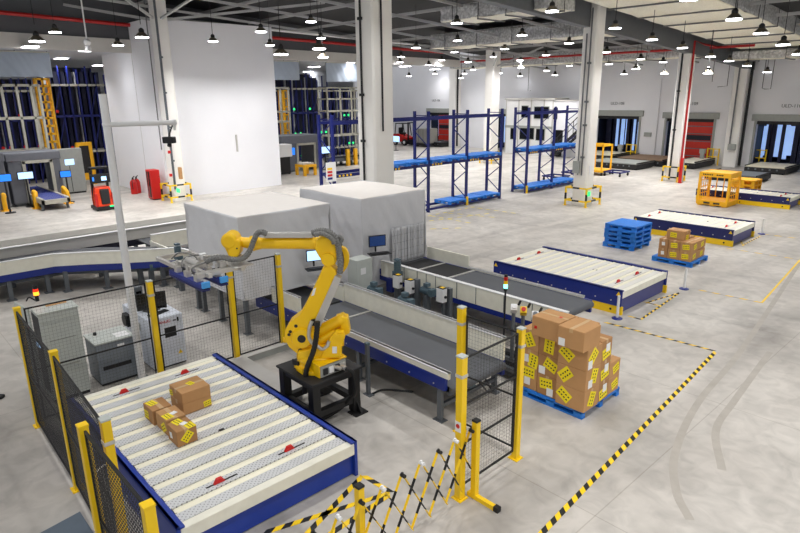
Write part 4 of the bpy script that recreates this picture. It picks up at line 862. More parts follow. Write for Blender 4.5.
def button_stand(label, px, py, Y, cols):
    c = aty(px, py, Y); t = thing('button_stand', label, 'button stand', (c.x, c.y, 0))
    build('post', MB().box((c.x-.025, c.y-.025, .012), (c.x+.025, c.y+.025, c.z-.08)), 'steel_grey', t); build('foot', MB().box((c.x-.09, c.y-.09, 0), (c.x+.09, c.y+.09, .014)), 'steel_grey', t)
    d = V((.45, -.6, .66)).normalized(); build('button_box', MB().bar(V((c.x, c.y, c.z-.1)), V((c.x, c.y, c.z-.1))+d*.16, .12, .13), cols[0], t, bevel=.01)
    q = V((c.x, c.y, c.z-.1))+d*.16; build('push_button', MB().cyl(q, q+d*.03, .04, n=14), cols[1], t); build('selector', MB().bar(V((c.x+.06, c.y+.06, c.z)), V((c.x+.10, c.y+.06, c.z+.09)), .035), 'black', t)
button_stand('left push button stand with white box beside the signal tower', 514, 305, 8.75, ('paper', 'paper')); button_stand('yellow emergency stop stand beside the signal tower', 523.5, 307.5, 8.75, ('yellow', 'red')); button_stand('right push button stand with white box behind the big pile', 535, 312, 8.75, ('paper', 'steel_grey'))
t = MB().box((-6.47, 6.07, .014), (-6.41, 6.13, .0+1.0)).box((-6.52, 6.02, 0), (-6.36, 6.18, .014)); p = V((-7.33, 6.02, 0)); sp = thing('sensor_post', 'thin grey sensor post with blue cap beside the robot stand', 'post', (p.x, p.y, 0))
build('post', MB().box((p.x-.03, p.y-.03, .012), (p.x+.03, p.y+.03, .93)), 'steel_grey', sp); build('post_cap', MB().box((p.x-.035, p.y-.035, .93), (p.x+.035, p.y+.035, .97)), 'motor_blue', sp); build('foot', MB().box((p.x-.08, p.y-.06, 0), (p.x+.1, p.y+.06, .014)), 'steel_grey', sp)
tag(build('floor_cable', MB().tube(spline([(p.x+.05, p.y+.05, .02), (p.x+.1, p.y+.3, .02), (p.x+.5, p.y+.6, .02)], 6), .018, 6), 'black'), 'black cable on the floor running under the wide belt conveyor', 'cable')
# cable duct on floor by the back fence
t = thing('floor_cable_duct', 'light grey cable duct on the floor between fence and robot stand', 'cable duct', (-9.2, 5.0, 0)); build('duct', MB().box((-9.95, 4.82, 0), (-8.0, 5.12, .14)), 'conc_grey', t, bevel=.008); build('duct_lid', MB().box((-9.96, 4.81, .14), (-7.99, 5.13, .15)), 'conc_grey', t)
t = thing('floor_cable_duct', 'grey cable duct on the floor along the back fence', 'cable duct', (-10.0, 4.6, 0)); build('duct', MB().box((-10.06, 4.5, 0), (-9.96, 6.6, .12)), 'panel_grey', t); build('duct_lid', MB().box((-10.07, 4.5, .12), (-9.955, 6.6, .13)), 'conc_grey', t)
# ---- curved conveyor at the left
t = thing('curved_conveyor', 'curving cream sided conveyor at left leading to the curtained box', 'conveyor', (-17, 4.5, 0))
path = [(-17.65, -1.2), (-17.62, 1.0), (-17.6, 2.6), (-17.58, 3.8), (-17.15, 4.5), (-16.62, 5.2), (-16.1, 6.0), (-15.85, 6.45), (-15.2, 6.55), (-13.9, 6.6)]
for (a, b) in zip(path, path[1:]):
    a = V((*a, 0)); b = V((*b, 0)); build('side_panel', MB().bar(a+ZZ*.88, b+ZZ*.88, .04, .34, side=(b-a).cross(ZZ)), 'cream', t); build('side_beam', MB().bar(a+ZZ*.62, b+ZZ*.62, .07, .17, side=(b-a).cross(ZZ)), 'blue', t); build('panel_rim', MB().bar(a+ZZ*1.05, b+ZZ*1.05, .07, .02, side=(b-a).cross(ZZ)), 'white', t)
far_ = [(-19.1, -1.2), (-19.1, 4.2), (-18.6, 5.2), (-17.2, 6.7), (-16.0, 7.7), (-13.9, 7.75)]
m = MB(); m._add([(x, y, .80) for x, y in path]+[(x, y, .80) for x, y in far_[::-1]], [list(range(len(path)+len(far_)))]); build('belt', m, 'belt_dark', t, solid=.05)
for (a, b) in zip(far_[1:], far_[2:]):
    a = V((*a, 0)); b = V((*b, 0)); build('far_beam', MB().bar(a+ZZ*.68, b+ZZ*.68, .06, .22, side=(b-a).cross(ZZ)), 'blue', t)
for x, y in ((-17.66, 2.71), (-17.7, 3.59), (-17.45, 3.98), (-16.95, 4.85), (-16.1, 6.05), (-15.7, 6.3), (-17.7, .6), (-15.0, 6.6)):
    l = build('leg', MB().box((x-.05, y-.05, .014), (x+.05, y+.05, .56)), 'steel_grey', t); build('leg_foot', MB().box((x-.11, y-.11, 0), (x+.11, y+.11, .016)), 'steel_grey', l)
for x, y in ((-18.9, 1.), (-18.9, 3.), (-18.3, 5.1), (-17, 6.5), (-16, 7.5)): build('leg', MB().box((x-.05, y-.05, 0), (x+.05, y+.05, .75)), 'steel_grey', t)
build('under_rail', MB().bar((-18.2, 1.0, .35), (-18.1, 4.1, .35), .07).bar((-18.1, 4.1, .35), (-16.4, 6.4, .35), .07).bar((-18.8, 0, .2), (-18.8, 4.2, .2), .07).bar((-18.8, 4.2, .2), (-16.6, 6.9, .2), .07), 'steel_grey', t)
t = thing('long_conveyor', 'straight conveyor with pale grey side running behind the curved conveyor', 'conveyor', (-19.6, 4, 0))
build('side_panel', MB().box((-19.25, -2, .72), (-19.19, 10.5, 1.06)), 'conc_grey', t); build('panel_rim', MB().box((-19.29, -2, 1.05), (-19.16, 10.5, 1.07)), 'white', t); build('side_beam', MB().box((-19.25, -2, .52), (-19.2, 10.5, .72)), 'dark_blue', t)
build('far_panel', MB().box((-20.7, -2, .6), (-20.64, 10.5, 1.0)), 'conc_grey', t); build('belt', MB().box((-20.64, -2, .74), (-19.25, 10.5, .8)), 'conc_grey', t)
for y in (-1, 1.5, 4, 6.5, 9): build('leg', MB().box((-19.3, y-.05, 0), (-19.2, y+.05, .55)).box((-20.7, y-.05, 0), (-20.6, y+.05, .6)), 'steel_grey', t)
t = thing('merge_conveyor', 'short cream sided merge conveyor beside the left curtained box', 'conveyor', (-17.4, 7.6, 0))
build('side_panel', MB().box((-17.92, 6.5, .62), (-17.86, 9.4, 1.06)).box((-17.9, 6.46, .62), (-16.6, 6.5, .9)), 'cream', t); build('panel_rim', MB().box((-17.95, 6.5, 1.06), (-17.83, 9.4, 1.08)), 'white', t); build('belt', MB().box((-19.1, 6.5, .70), (-17.92, 9.4, .74)), 'belt_dark', t)
for y in (6.8, 9.1): build('leg', MB().box((-17.95, y-.05, 0), (-17.85, y+.05, .62)).box((-19.1, y-.05, 0), (-19.0, y+.05, .7)), 'steel_grey', t)
c = at(177.5, 249, 1.15); motor('upright dark motor on the end of the curved conveyor', (c.x, c.y, 1.0), True)
c = at(150, 264, .6); motor('drive motor under the curved conveyor behind the camera pole', (c.x, c.y, .55)); c = at(139, 263, .6); motor('small drive motor under the curved conveyor left of the camera pole', (c.x, c.y, .55))
# ================================================================== CABINETS
t = thing('control_cabinet', 'tall grey control cabinet with red beacon behind the fence at left', 'cabinet', (-11.08, 2.27, 0))
x0, x1, y0, y1, h = -11.35, -10.82, 1.97, 2.57, 1.6
build('body', MB().box((x0, y0, .06), (x1, y1, h)), 'cab_grey', t, bevel=.008); build('roof', MB().box((x0-.015, y0-.015, h), (x1+.015, y1+.015, h+.02)), 'cab_grey', t, bevel=.005); build('plinth', MB().box((x0+.02, y0+.02, 0), (x1-.02, y1-.02, .06)), 'dark', t)
build('door', MB().bar((x0-.02, y0-.02, .83), (x0-.62, y0-.10, .83), .03, 1.5, side=(.1, -1, 0)), 'cab_grey', t, bevel=.005); build('door_gasket', MB().box((x0+.03, y0-.004, .15), (x1-.03, y0, h-.06)), 'dark', t)
build('panel_lamp', MB().box((x0+.1, y0-.02, .95), (x0+.3, y0-.005, 1.0)), 'screen_on', t); build('roof_plate', MB().box((x0+.15, y0+.2, h+.02), (x0+.22, y1-.08, h+.03)), 'card', t); build('louvre', MB().box((x1, y0+.1, .62), (x1+.004, y1-.1, .65)).box((x1, y0+.1, 1.1), (x1+.004, y1-.1, 1.12)), 'panel_grey', t)
p = at(37.5, 301, h+.02); b = thing('beacon', 'red and orange warning beacon on the tall grey control cabinet', 'beacon', (p.x, p.y, h+.02)); z = h+.02
build('base', MB().cyl((p.x, p.y, z), (p.x, p.y, z+.11), .032, n=14), 'black', b); build('lens', MB().cyl((p.x, p.y, z+.11), (p.x, p.y, z+.17), .042, n=16), 'beacon_amber', b); build('lens', MB().cyl((p.x, p.y, z+.17), (p.x, p.y, z+.22), .042, n=16), 'beacon_red', b); build('cap', MB().cyl((p.x, p.y, z+.22), (p.x, p.y, z+.28), .036, n=14), 'black', b)
build('beacon_cable', MB().tube(spline([(p.x, p.y-.03, z+.02), (p.x-.08, p.y-.1, z+.07), (p.x-.14, p.y-.14, z+.0)], 5), .012, 6), 'black', b)
t = thing('transformer_cabinet', 'low grey blue cabinet between the tall cabinet and the white cabinet', 'cabinet', (-11.15, 3.1, 0))
x0, x1, y0, y1, h = -11.5, -10.88, 2.76, 3.42, .83
build('body', MB().box((x0, y0, .05), (x1, y1, h-.03)), 'cab_blue_grey', t, bevel=.008); build('lid', MB().box((x0-.02, y0-.02, h-.03), (x1+.02, y1+.02, h)), 'cab_grey', t, bevel=.006); build('plinth', MB().box((x0+.02, y0+.02, 0), (x1-.02, y1-.02, .05)), 'dark', t)
build('vent_slot', MB().box((x1, y0+.07, .30), (x1+.005, y1-.1, .37)), 'dark', t); build('paper_sheet', MB().box((-11.2, 3.15, h), (-10.95, 3.38, h+.002)), 'paper', t); build('label_plate', MB().box((x1, 3.12, .68), (x1+.003, 3.24, .73)), 'paper', t); build('lock', MB().cyl((-11.35, 2.9, h), (-11.35, 2.9, h+.05), .03, n=12), 'black', t)
t = thing('robot_controller', 'white cabinet carrying a black monitor behind the yellow fence post', 'cabinet', (-11.5, 4.02, 0))
x0, x1, y0, y1, h = -12.2, -10.86, 3.7, 4.35, 1.02
build('body', MB().box((x0, y0, .03), (x1, y1, h)), 'cab_white', t, bevel=.01); build('plinth', MB().box((x0+.02, y0+.02, 0), (x1-.02, y1-.02, .03)), 'dark', t); build('handle_recess', MB().box((x1, 3.98, .60), (x1+.006, 4.2, .80)), 'black', t)
build('switch', MB().box((x1, 4.24, .88), (x1+.01, 4.27, .96)), 'black', t); build('warning_sign', MB().prism([(x1+.002, 4.19, .22), (x1+.002, 4.28, .22), (x1+.002, 4.235, .30)], (.003, 0, 0)), 'yellow', t)
build('side_fan', MB().cyl((-11.9, 3.66, .78), (-11.9, 3.60, .78), .12, n=18).box((-12.02, 3.62, .66), (-11.78, 3.70, .9)), 'black', t); build('side_vent', MB().box((-11.5, 3.694, .7), (-11.3, 3.7, .85)), 'panel_grey', t)
lettering('maker_lettering', 'FANUC', .075, 'logo_red', (x1+.004, 3.98, .92), (R(90), 0, R(90)), t); build('maker_plate', MB().box((x1, 4.16, .90), (x1+.003, 4.22, .925)), 'black', t)
m_ = thing('monitor', 'black computer monitor standing on the white cabinet', 'monitor', (-11.6, 3.95, h)); c = at(146, 300, 1.18); c = V((-11.35, 3.98, 1.22))
sx = V((.30, .954, 0)); fx = V((.954, -.30, 0))
P = [c+sx*i*.27+ZZ*j*.17 for i, j in ((-1, -1), (1, -1), (1, 1), (-1, 1))]; build('bezel', MB().prism(P, -fx*.04), 'black', m_, bevel=.006); P = [c+fx*.001+sx*i*.255+ZZ*j*.155 for i, j in ((-1, -1), (1, -1), (1, 1), (-1, 1))]; build('screen', MB().prism(P, fx*.002), 'screen_off', m_)
build('stand', MB().bar(c-fx*.05-ZZ*.19, c-fx*.05, .06, .03).obox((c.x-.05, c.y, h), .2, .26, .012, .3), 'black', m_); build('keyboard', MB().obox((c.x+.22, c.y+.02, h), .13, .40, .02, .3), 'black', m_, bevel=.004)
q = at(140.5, 297, 1.25); cm = thing('robot_pendant', 'dark robot teach pendant standing behind the black monitor', 'pendant', (-11.75, 3.9, h)); build('pendant_body', MB().box((-11.85, 3.82, h), (-11.75, 3.98, h+.42)), 'steel_grey', cm, bevel=.02); build('pendant_screen', MB().box((-11.75, 3.85, h+.15), (-11.745, 3.95, h+.33)), 'screen_off', cm)
# ================================================================== CAMERA POLE
t = thing('camera_pole', 'tall white pole with a horizontal arm standing behind the near roller deck', 'pole', (-10.73, 3.42, 0)); ZP = 4.66; PX, PY = -10.73, 3.42
build('pole', MB().cyl((PX, PY, .02), (PX, PY, ZP+.40), .066, .060, n=20), 'white', t); build('foot_flange', MB().cyl((PX, PY, 0), (PX, PY, .03), .11, n=20), 'panel_grey', t); build('access_door', MB().box((PX+.045, PY-.02, .45), (PX+.06, PY+.03, .55)), 'dark', t)
pe = atx(174, 122.5, -10.50); build('arm', MB().cyl((PX, PY, pe.z+.0), (pe.x, pe.y, pe.z), .042, n=16).ball((PX, PY, pe.z), .07, 8), 'white', t); build('arm_end', MB().ball(pe, .055, 8), 'white', t)
c_ = thing('inspection_camera', 'black camera hanging under the end of the white pole arm', 'camera', (pe.x, pe.y, pe.z-.25)); build('bracket', MB().tube([pe+V((-.02, -.02, -.04)), pe+V((-.05, -.05, -.12)), pe+V((-.07, -.09, -.24))], .014, 6), 'black', c_)
q = pe+V((-.07, -.09, -.30)); build('body', MB().obox(q-ZZ*.05, .20, .12, .11, math.atan2(NH.y, NH.x)+1.4), 'black', c_, bevel=.012); build('lens', MB().cyl(q+V((0, 0, -.05)), q+V((.02, -.02, -.1)), .035, n=12), 'dark', c_); build('bracket_tube', MB().cyl(pe, pe-ZZ*.13, .022, n=10), 'alu', c_)
# slate mat at the bottom left
tag(build('floor_mat', MB().prism([at(28, 540), at(80, 512), at(98, 540), at(60, 560)], (0, 0, .008)), 'matt_slate'), 'blue grey mat on the floor at the bottom left corner', 'mat')
p = at(4, 399); tag(build('floor_wedge', MB().obox((p.x-.15, p.y-.1, 0), .3, .1, .06, .7), 'black', bevel=.01), 'small black wedge on the floor at the left edge', 'wedge')
# white stanchions
def stanchion(label, px, py, hh):
    p = at(px, py); t = thing('stanchion', label, 'stanchion', p, 'white stanchions'); build('base', MB().lathe(p, [(.12, 0), (.12, .015), (.05, .03)], 20), 'blue', t); build('pole', MB().cyl(p+ZZ*.03, p+ZZ*hh, .03, n=12), 'white', t)
stanchion('white stanchion with blue base at the corner of the second roller deck', 617, 318.5, .55); stanchion('white stanchion with blue base right of the small pile of boxes', 684, 289, .55); stanchion('white stanchion behind the third roller deck end', 761.5, 234, .55)
# ================================================================== BLUE RACKS
XFR, XBK = -18.35, -19.18
def rack(label, ys, levels, h=4.3, guards=()):
    t = thing('pallet_rack', label, 'rack', (XFR, ys[0], 0))
    for y in ys:
        f = build('upright_frame', MB().box((XFR-.05, y-.05, .01), (XFR+.05, y+.05, h)).box((XBK-.05, y-.05, .01), (XBK+.05, y+.05, h)), 'rack_blue', t)
        b = MB(); z = .35; k = 0
        while z < h-.3:
            z2 = min(z+.62, h-.25); a = (XFR, y, z) if k % 2 == 0 else (XBK, y, z); c = (XBK, y, z2) if k % 2 == 0 else (XFR, y, z2); b.bar(a, c, .035); z = z2; k += 1
        b.bar((XFR, y, h-.18), (XBK, y, h-.18), .035); build('diagonal_brace', b, 'rack_blue', f)
        build('foot_plate', MB().box((XFR-.09, y-.08, 0), (XFR+.09, y+.08, .012)).box((XBK-.09, y-.08, 0), (XBK+.09, y+.08, .012)), 'rack_blue', f)
    for ya, yb in zip(ys, ys[1:]):
        for z, hh in levels:
            for x in (XFR+.02, XBK-.02): build('load_beam', MB().box((x-.025, ya+.05, z-hh), (x+.025, yb-.05, z)), 'rack_blue', t)
            if 1 < z < 3: q = MB(); stripes(q, (XFR+.048, ya+.1, z-hh/2), (XFR+.048, ya+.9, z-hh/2), .006, hh*.6, .09, side=(1, 0, 0)); build('beam_marking', q, ['rack_blue', 'yellow'], t)
    for y in guards: build('upright_guard', MB().box((XFR+.05, y-.06, 0), (XFR+.10, y+.06, .4)), 'yellow', t)
    return t
LV = [(.17, .1), (2.12, .12), (4.06, .12)]
YR1 = [13.70, 16.22, 18.76, 21.27, 23.78]; YR2 = [25.95, 28.3, 30.75]
rack('long blue pallet rack left of the yellow guarded column', YR1, LV, guards=(21.27,)); rack('short blue pallet rack half hidden by the yellow guarded column', YR2, LV, guards=(25.95,))
proto = pallet(0, 0, 'pallet', 'blue pallets in the racks', L=1.0, Wd=1.1, h=.15); firstp = True
BN = {(1, 0): 'first bay of the long rack', (1, 1): 'second bay of the long rack', (1, 2): 'third bay of the long rack', (1, 3): 'last bay of the long rack', (2, 0): 'first bay of the short rack', (2, 1): 'second bay of the short rack'}
for rk, ys in ((1, YR1), (2, YR2)):
    for bi, (ya, yb) in enumerate(zip(ys, ys[1:])):
        for li, z in ((0, .175), (1, 2.125)):
            if rk == 1 and bi < 2 and not (bi == 1 and li == 1): continue
            for s_ in (0, 1):
                if rk == 1 and bi == 2 and li == 0 and s_ == 0: continue
                wb_ = (yb-ya-.12)/2; y = ya+.07+wb_*s_; lab = '%s blue pallet on the %s shelf in the %s' % (['left', 'right'][s_], ['bottom', 'middle'][li], BN[(rk, bi)])
                o = proto if firstp else copy_tree(proto); firstp = False
                o.location = (XBK-.02, y, z); o['label'] = lab
p = atx(323.5, 173, -18.25); n_ = thing('notice_board', 'white notice sheet with yellow red and blue bars on the blue rack upright', 'notice', (p.x, p.y, p.z-.35)); p = V((XFR+.06, 13.55, p.z))
build('sheet', MB().box((p.x, p.y-.26, p.z-.36), (p.x+.012, p.y+.20, p.z+.36)), 'paper', n_)
for k, m in enumerate(('blue', 'red', 'red', 'yellow')): build('colour_bar', MB().box((p.x+.012, p.y-.2, p.z-.28+.12*k), (p.x+.016, p.y+.02, p.z-.2+.12*k)), m, n_)
p = aty(372, 160, 13.2)
# ================================================================== COLUMN GUARDS
def col_guard(label, xa, xb, ya, yb, h=.87, extra=None):
    t = thing('column_guard', label, 'guard', ((xa+xb)/2, (ya+yb)/2, 0))
    cs = [(xa, ya), (xb, ya), (xb, yb), (xa, yb)]
    for x, y in cs: q = MB(); stripes(q, (x, y, .012), (x, y, h), .07, .07, .3, side=(1, 0, 0)); l = build('guard_post', q, ['yellow', 'black'], t); build('post_foot', MB().box((x-.07, y-.07, 0), (x+.07, y+.07, .014)), 'yellow', l)
    for (a, b) in zip(cs, cs[1:]+cs[:1]):
        for z in (h-.035, .25): q = MB(); stripes(q, (*a, z), (*b, z), .06, .07, .38); build('guard_rail', q, ['yellow', 'black'], t)
    return t
col_guard('yellow and black guard frame around the column right of the blue racks', -15.02, -13.97, 24.38, 25.6); col_guard('yellow guard frame around the column with the red riser', -15.28, -14.42, 34.98, 35.95)
col_guard('yellow guard frame around the corner column of the white block', -30.25, -29.15, 11.82, 12.85); col_guard('yellow guard frame around the far column behind the long rack', -29.3, -28.2, 35.45, 36.6)
def sign(label, px, py, Y=None, X=None, w=.3, h=.2, m='sign_green'):
    if X is None: p = aty(px, py, Y); q = MB().box((p.x-w/2, Y-.03, p.z-h/2), (p.x+w/2, Y, p.z+h/2))
    else: p = atx(px, py, X); q = MB().box((X, p.y-w/2, p.z-h/2), (X+.03, p.y+w/2, p.z+h/2))
    return tag(build('exit_sign', q, m, bevel=.008), label, 'sign')
sign('small green running light box low on the column right of the racks', 588.5, 194, X=-14.1, w=.24, h=.2); sign('green exit light low on the corner column of the white block', 178.5, 190.5, Y=12.05, w=.34, h=.2)
wallbox(577, 167, .32, .55, 'panel_grey', 'grey switch box on the front of the guarded column', 24.55); sign('small red and white notice on the column right of the racks', 590, 170, X=-14.1, w=.2, h=.4, m='paper')
wallbox(170.5, 152, .12, .14, 'red', 'small red alarm button high on the corner column', 12.05); wallbox(172, 175, .12, .14, 'red', 'small red alarm button low on the corner column', 12.05)
wallbox(181.5, 173, .22, .55, 'card', 'brown cardboard cover on the right side of the corner column', 12.05)
t = thing('hose_cabinet', 'red fire hose cabinet leaning by the yellow guarded column on the right', 'cabinet', (-14.2, 35.2, 0)); build('body', MB().box((-14.26, 34.72, 0), (-14.08, 34.90, 1.4)), 'red', t, bevel=.01); build('door', MB().box((-14.08, 34.74, .05), (-14.068, 34.88, 1.35)), 'panel_grey', t)
t = thing('hose_cabinet', 'red fire hose cabinet beside the white block at left', 'cabinet', (-31, 11.8, 0)); build('body', MB().box((-31.25, 11.5, .05), (-30.6, 11.95, 1.5)), 'red', t, bevel=.015); build('glass_door', MB().box((-31.15, 11.485, .12), (-30.78, 11.5, 1.42)), 'glass_dark', t); build('door_frame', MB().box((-30.99, 11.478, .12), (-30.94, 11.487, 1.42)), 'red', t); build('plinth', MB().box((-31.2, 11.55, 0), (-30.65, 11.9, .05)), 'dark', t)
for i, (px, lab) in enumerate(((137, 'front red fire extinguisher left of the hose cabinet'), (140.3, 'rear red fire extinguisher beside the hose cabinet'))):
    p = at(px, 193.6-.9*i)+V((0, -.12, 0)); e_ = thing('fire_extinguisher', lab, 'fire extinguisher', p, 'fire extinguishers'); build('tank', MB().lathe(p, [(.13, 0), (.14, .04), (.14, .5), (.10, .6), (.04, .65)], 18), 'red', e_); build('valve', MB().cyl(p+ZZ*.65, p+ZZ*.74, .035, n=10).bar(p+ZZ*.72, p+V((.14, .02, .80)), .03), 'black', e_); build('hose', MB().tube(spline([p+V((0, -.03, .7)), p+V((.16, -.1, .62)), p+V((.15, -.1, .25))], 5), .015, 6), 'black', e_); e_.scale = (1.25, 1.25, 1.2)
# ================================================================== YELLOW CAGE AND PALLETS
t = thing('cage_pallet', 'open yellow steel cage standing in front of the farthest roller deck', 'cage', (-10.1, 29.0, 0)); x0, x1, y0, y1, h = -10.75, -9.5, 28.55, 29.75, 1.5
q = MB()
for x in (x0, x1):
    for y in (y0, y1): q.box((x-.045, y-.045, .1), (x+.045, y+.045, h))
build('corner_posts', q, 'orange_yellow', t)
for nm, z0, z1 in (('top_frame', h-.2, h), ('bottom_frame', .06, .24)): build(nm, MB().box((x0-.04, y0-.04, z0), (x1+.04, y0+.02, z1)).box((x0-.04, y1-.02, z0), (x1+.04, y1+.04, z1)).box((x0-.04, y0, z0), (x0+.02, y1, z1)).box((x1-.02, y0, z0), (x1+.04, y1, z1)), 'orange_yellow', t)
build('floor_plate', MB().box((x0, y0, .18), (x1, y1, .22)), 'orange_yellow', t); build('mesh_roof', MB().box((x0, y0, h-.03), (x1, y1, h-.01)), 'orange_yellow', t)
for x in (x0, x1):
    q = MB()
    for k in range(1, 5): q.box((x-.012, y0+.24*k-.012, .2), (x+.012, y0+.24*k+.012, h-.1))
    for z in (.5, .8, 1.1): q.box((x-.012, y0, z-.02), (x+.012, y1, z+.02))
    build('side_bars', q, 'orange_yellow', t)
q = MB()
for k in range(1, 4): q.box((x0+.31*k-.02, y1-.015, .2), (x0+.31*k+.02, y1+.015, h-.1))
build('back_bars', q, 'orange_yellow', t); build('foot', MB().box((x0, y0, 0), (x0+.2, y1, .07)), 'orange_yellow', t); build('foot', MB().box((x1-.2, y0, 0), (x1, y1, .07)), 'orange_yellow', t); build('foot', MB().box((-10.22, y0, 0), (-10.02, y1, .07)), 'orange_yellow', t)
q = MB()
for k in range(6): q.box((x0+.12+.075*k, y0-.046, h-.13), (x0+.17+.075*k, y0-.04, h-.07))
for k in range(4): q.box((x1-.55+.075*k, y0-.046, h-.13), (x1-.5+.075*k, y0-.04, h-.07))
build('stencil_marks', q, 'ink', t); build('fork_slot', MB().box((x0+.28, y0-.045, .1), (x0+.55, y0-.04, .18)).box((x1-.55, y0-.045, .1), (x1-.28, y0-.04, .18)), 'dark', t)
p = at(748, 200); XP, YP = -10.9, 32.9
for k in range(3):
    pallet(XP, YP, 'yellow pallet, %s of the stack behind the yellow cage' % ['bottom', 'middle', 'top'][k], 'yellow stacked pallets', z=.241*k, L=1.1, Wd=1.1, h=.24, m='orange_yellow')
t = thing('stacking_frame', 'yellow steel frame standing behind the guarded column', 'frame', at(601, 176)); p = at(601, 176); fx0, fx1, fy0, fy1 = p.x-1.1, p.x, p.y, p.y+1.1
q = MB()
for x in (fx0, fx1):
    for y in (fy0, fy1): q.box((x-.04, y-.04, .2), (x+.04, y+.04, 1.9))
build('uprights', q, 'orange_yellow', t); build('top_bars', MB().box((fx0, fy0-.04, 1.78), (fx1, fy0+.04, 1.9)).box((fx0, fy1-.04, 1.78), (fx1, fy1+.04, 1.9)).box((fx0-.04, fy0, 1.78), (fx0+.04, fy1, 1.9)).box((fx1-.04, fy0, 1.78), (fx1+.04, fy1, 1.9)), 'orange_yellow', t); build('deck', MB().box((fx0-.05, fy0-.05, .2), (fx1+.05, fy1+.05, .34)), 'orange_yellow', t)
for x in (fx0, fx1):
    for y in (fy0, fy1): build('castor', MB().cyl((x-.04, y, .09), (x+.04, y, .09), .09, n=12).box((x-.05, y-.04, .1), (x+.05, y+.04, .2)), 'black', t)
for i, (px, py) in enumerate(((551, 181), (570, 177), (612, 176.5))):
    p = at(px, py); d_ = thing('pallet_dolly', '%s low blue dolly on castors behind the racks' % ['left', 'middle', 'right'][i], 'dolly', p, 'blue dollies')
    build('deck_frame', MB().box((p.x-.6, p.y-.08, .22), (p.x+.6, p.y, .30)).box((p.x-.6, p.y+1.0, .22), (p.x+.6, p.y+1.08, .30)).box((p.x-.6, p.y, .22), (p.x-.52, p.y+1, .30)).box((p.x+.52, p.y, .22), (p.x+.6, p.y+1, .30)), 'rack_blue', d_)
    for dx in (-.5, .5):
        for dy in (0, 1): build('castor', MB().cyl((p.x+dx-.03, p.y+dy, .09), (p.x+dx+.03, p.y+dy, .09), .09, n=12).box((p.x+dx-.04, p.y+dy-.03, .12), (p.x+dx+.04, p.y+dy+.03, .22)), 'black', d_)
# ================================================================== DOCK PLATFORMS AT THE DOORS
def dock(label, x0, x1, y0, y1, h=.45, top='dock_cream', step=False):
    t = thing('dock_platform', label, 'dock platform', ((x0+x1)/2, y0, 0))
    build('frame', MB().box((x0, y0, .08), (x1, y1, h-.06)), 'dock_black', t, bevel=.01); build('deck', MB().box((x0+.04, y0+.04, h-.06), (x1-.04, y1-.04, h)), top, t); build('skirt', MB().box((x0+.1, y0+.1, 0), (x1-.1, y1-.1, .08)), 'black', t)
    q = MB()
    for k in range(int((x1-x0)/.4)): q.box((x0+.2+.4*k, y0-.006, .2), (x0+.3+.4*k, y0, .3))
    build('front_slots', q, 'steel_grey', t); build('edge_rail', MB().box((x0, y0, h-.02), (x0+.06, y1, h+.05)), 'dock_black', t); build('edge_rail', MB().box((x1-.06, y0, h-.02), (x1, y1, h+.05)), 'dock_black', t); return t
dock('low black dock platform between the ULD-108 and ULD-109 doors', -22.2, -18.6, 38.6, 41.2, .42, 'panel_grey'); dock('tan topped dock platform against the wall between the ULD-108 and ULD-109 doors', -21.6, -18.2, 41.5, 44.9, .45, 'ply')
dock('cream topped dock platform in the ULD-108 doorway', -25.4, -22.3, 42.2, 45.25, .5); dock('cream topped dock platform in the ULD-110 doorway', -13.3, -11.0, 42.2, 45.2, .42); dock('cream topped dock platform in front of the red ULD-109 shutter', -17.6, -16.1, 41.6, 45.0, .45, 'cream')
dock('dark dock platform behind the yellow cage', -13.8, -11.0, 37.2, 39.6, .4, 'steel_grey'); dock('dark dock platform in front of the far left red door', -42.0, -40.9, 43.6, 45.1, .5, 'portal_grey')
def door_guard(label, px, py, w=.75, h=1.15, n=3):
    p = at(px, py); t = thing('door_guard', label, 'guard rail', p, 'yellow door guards')
    for k in range(n): x = p.x+w*k/(n-1); build('guard_post', MB().cyl((x, p.y, 0), (x, p.y, h), .045, n=10), 'yellow', t)
    build('guard_rail', MB().bar((p.x, p.y, h-.05), (p.x+w, p.y, h-.05), .06).bar((p.x, p.y, h*.5), (p.x+w, p.y, h*.5), .06), 'yellow', t)
for px, py, lab in ((625.5, 159, 'right of the ULD-108 doorway'), (655.5, 159.5, 'left of the ULD-109 doorway'), (706, 164.5, 'right of the red ULD-109 shutter'), (752, 166, 'left of the ULD-110 doorway'), (455.5, 143, 'right of the far left red door')): door_guard('yellow tubular guard rail %s' % lab, px, py)
for i, (px, py, lab) in enumerate(((619.5, 159, 'beside the ULD-108 platform'), (701, 165, 'beside the red ULD-109 shutter'))):
    p = at(px, py); q = thing('control_pedestal', 'grey control pedestal %s' % lab, 'pedestal', p); build('post', MB().box((p.x-.12, p.y-.1, 0), (p.x+.12, p.y+.1, .8)), 'panel_grey', q, bevel=.01); build('control_head', MB().box((p.x-.18, p.y-.15, .8), (p.x+.18, p.y+.12, 1.1)), 'panel_grey', q, bevel=.02)
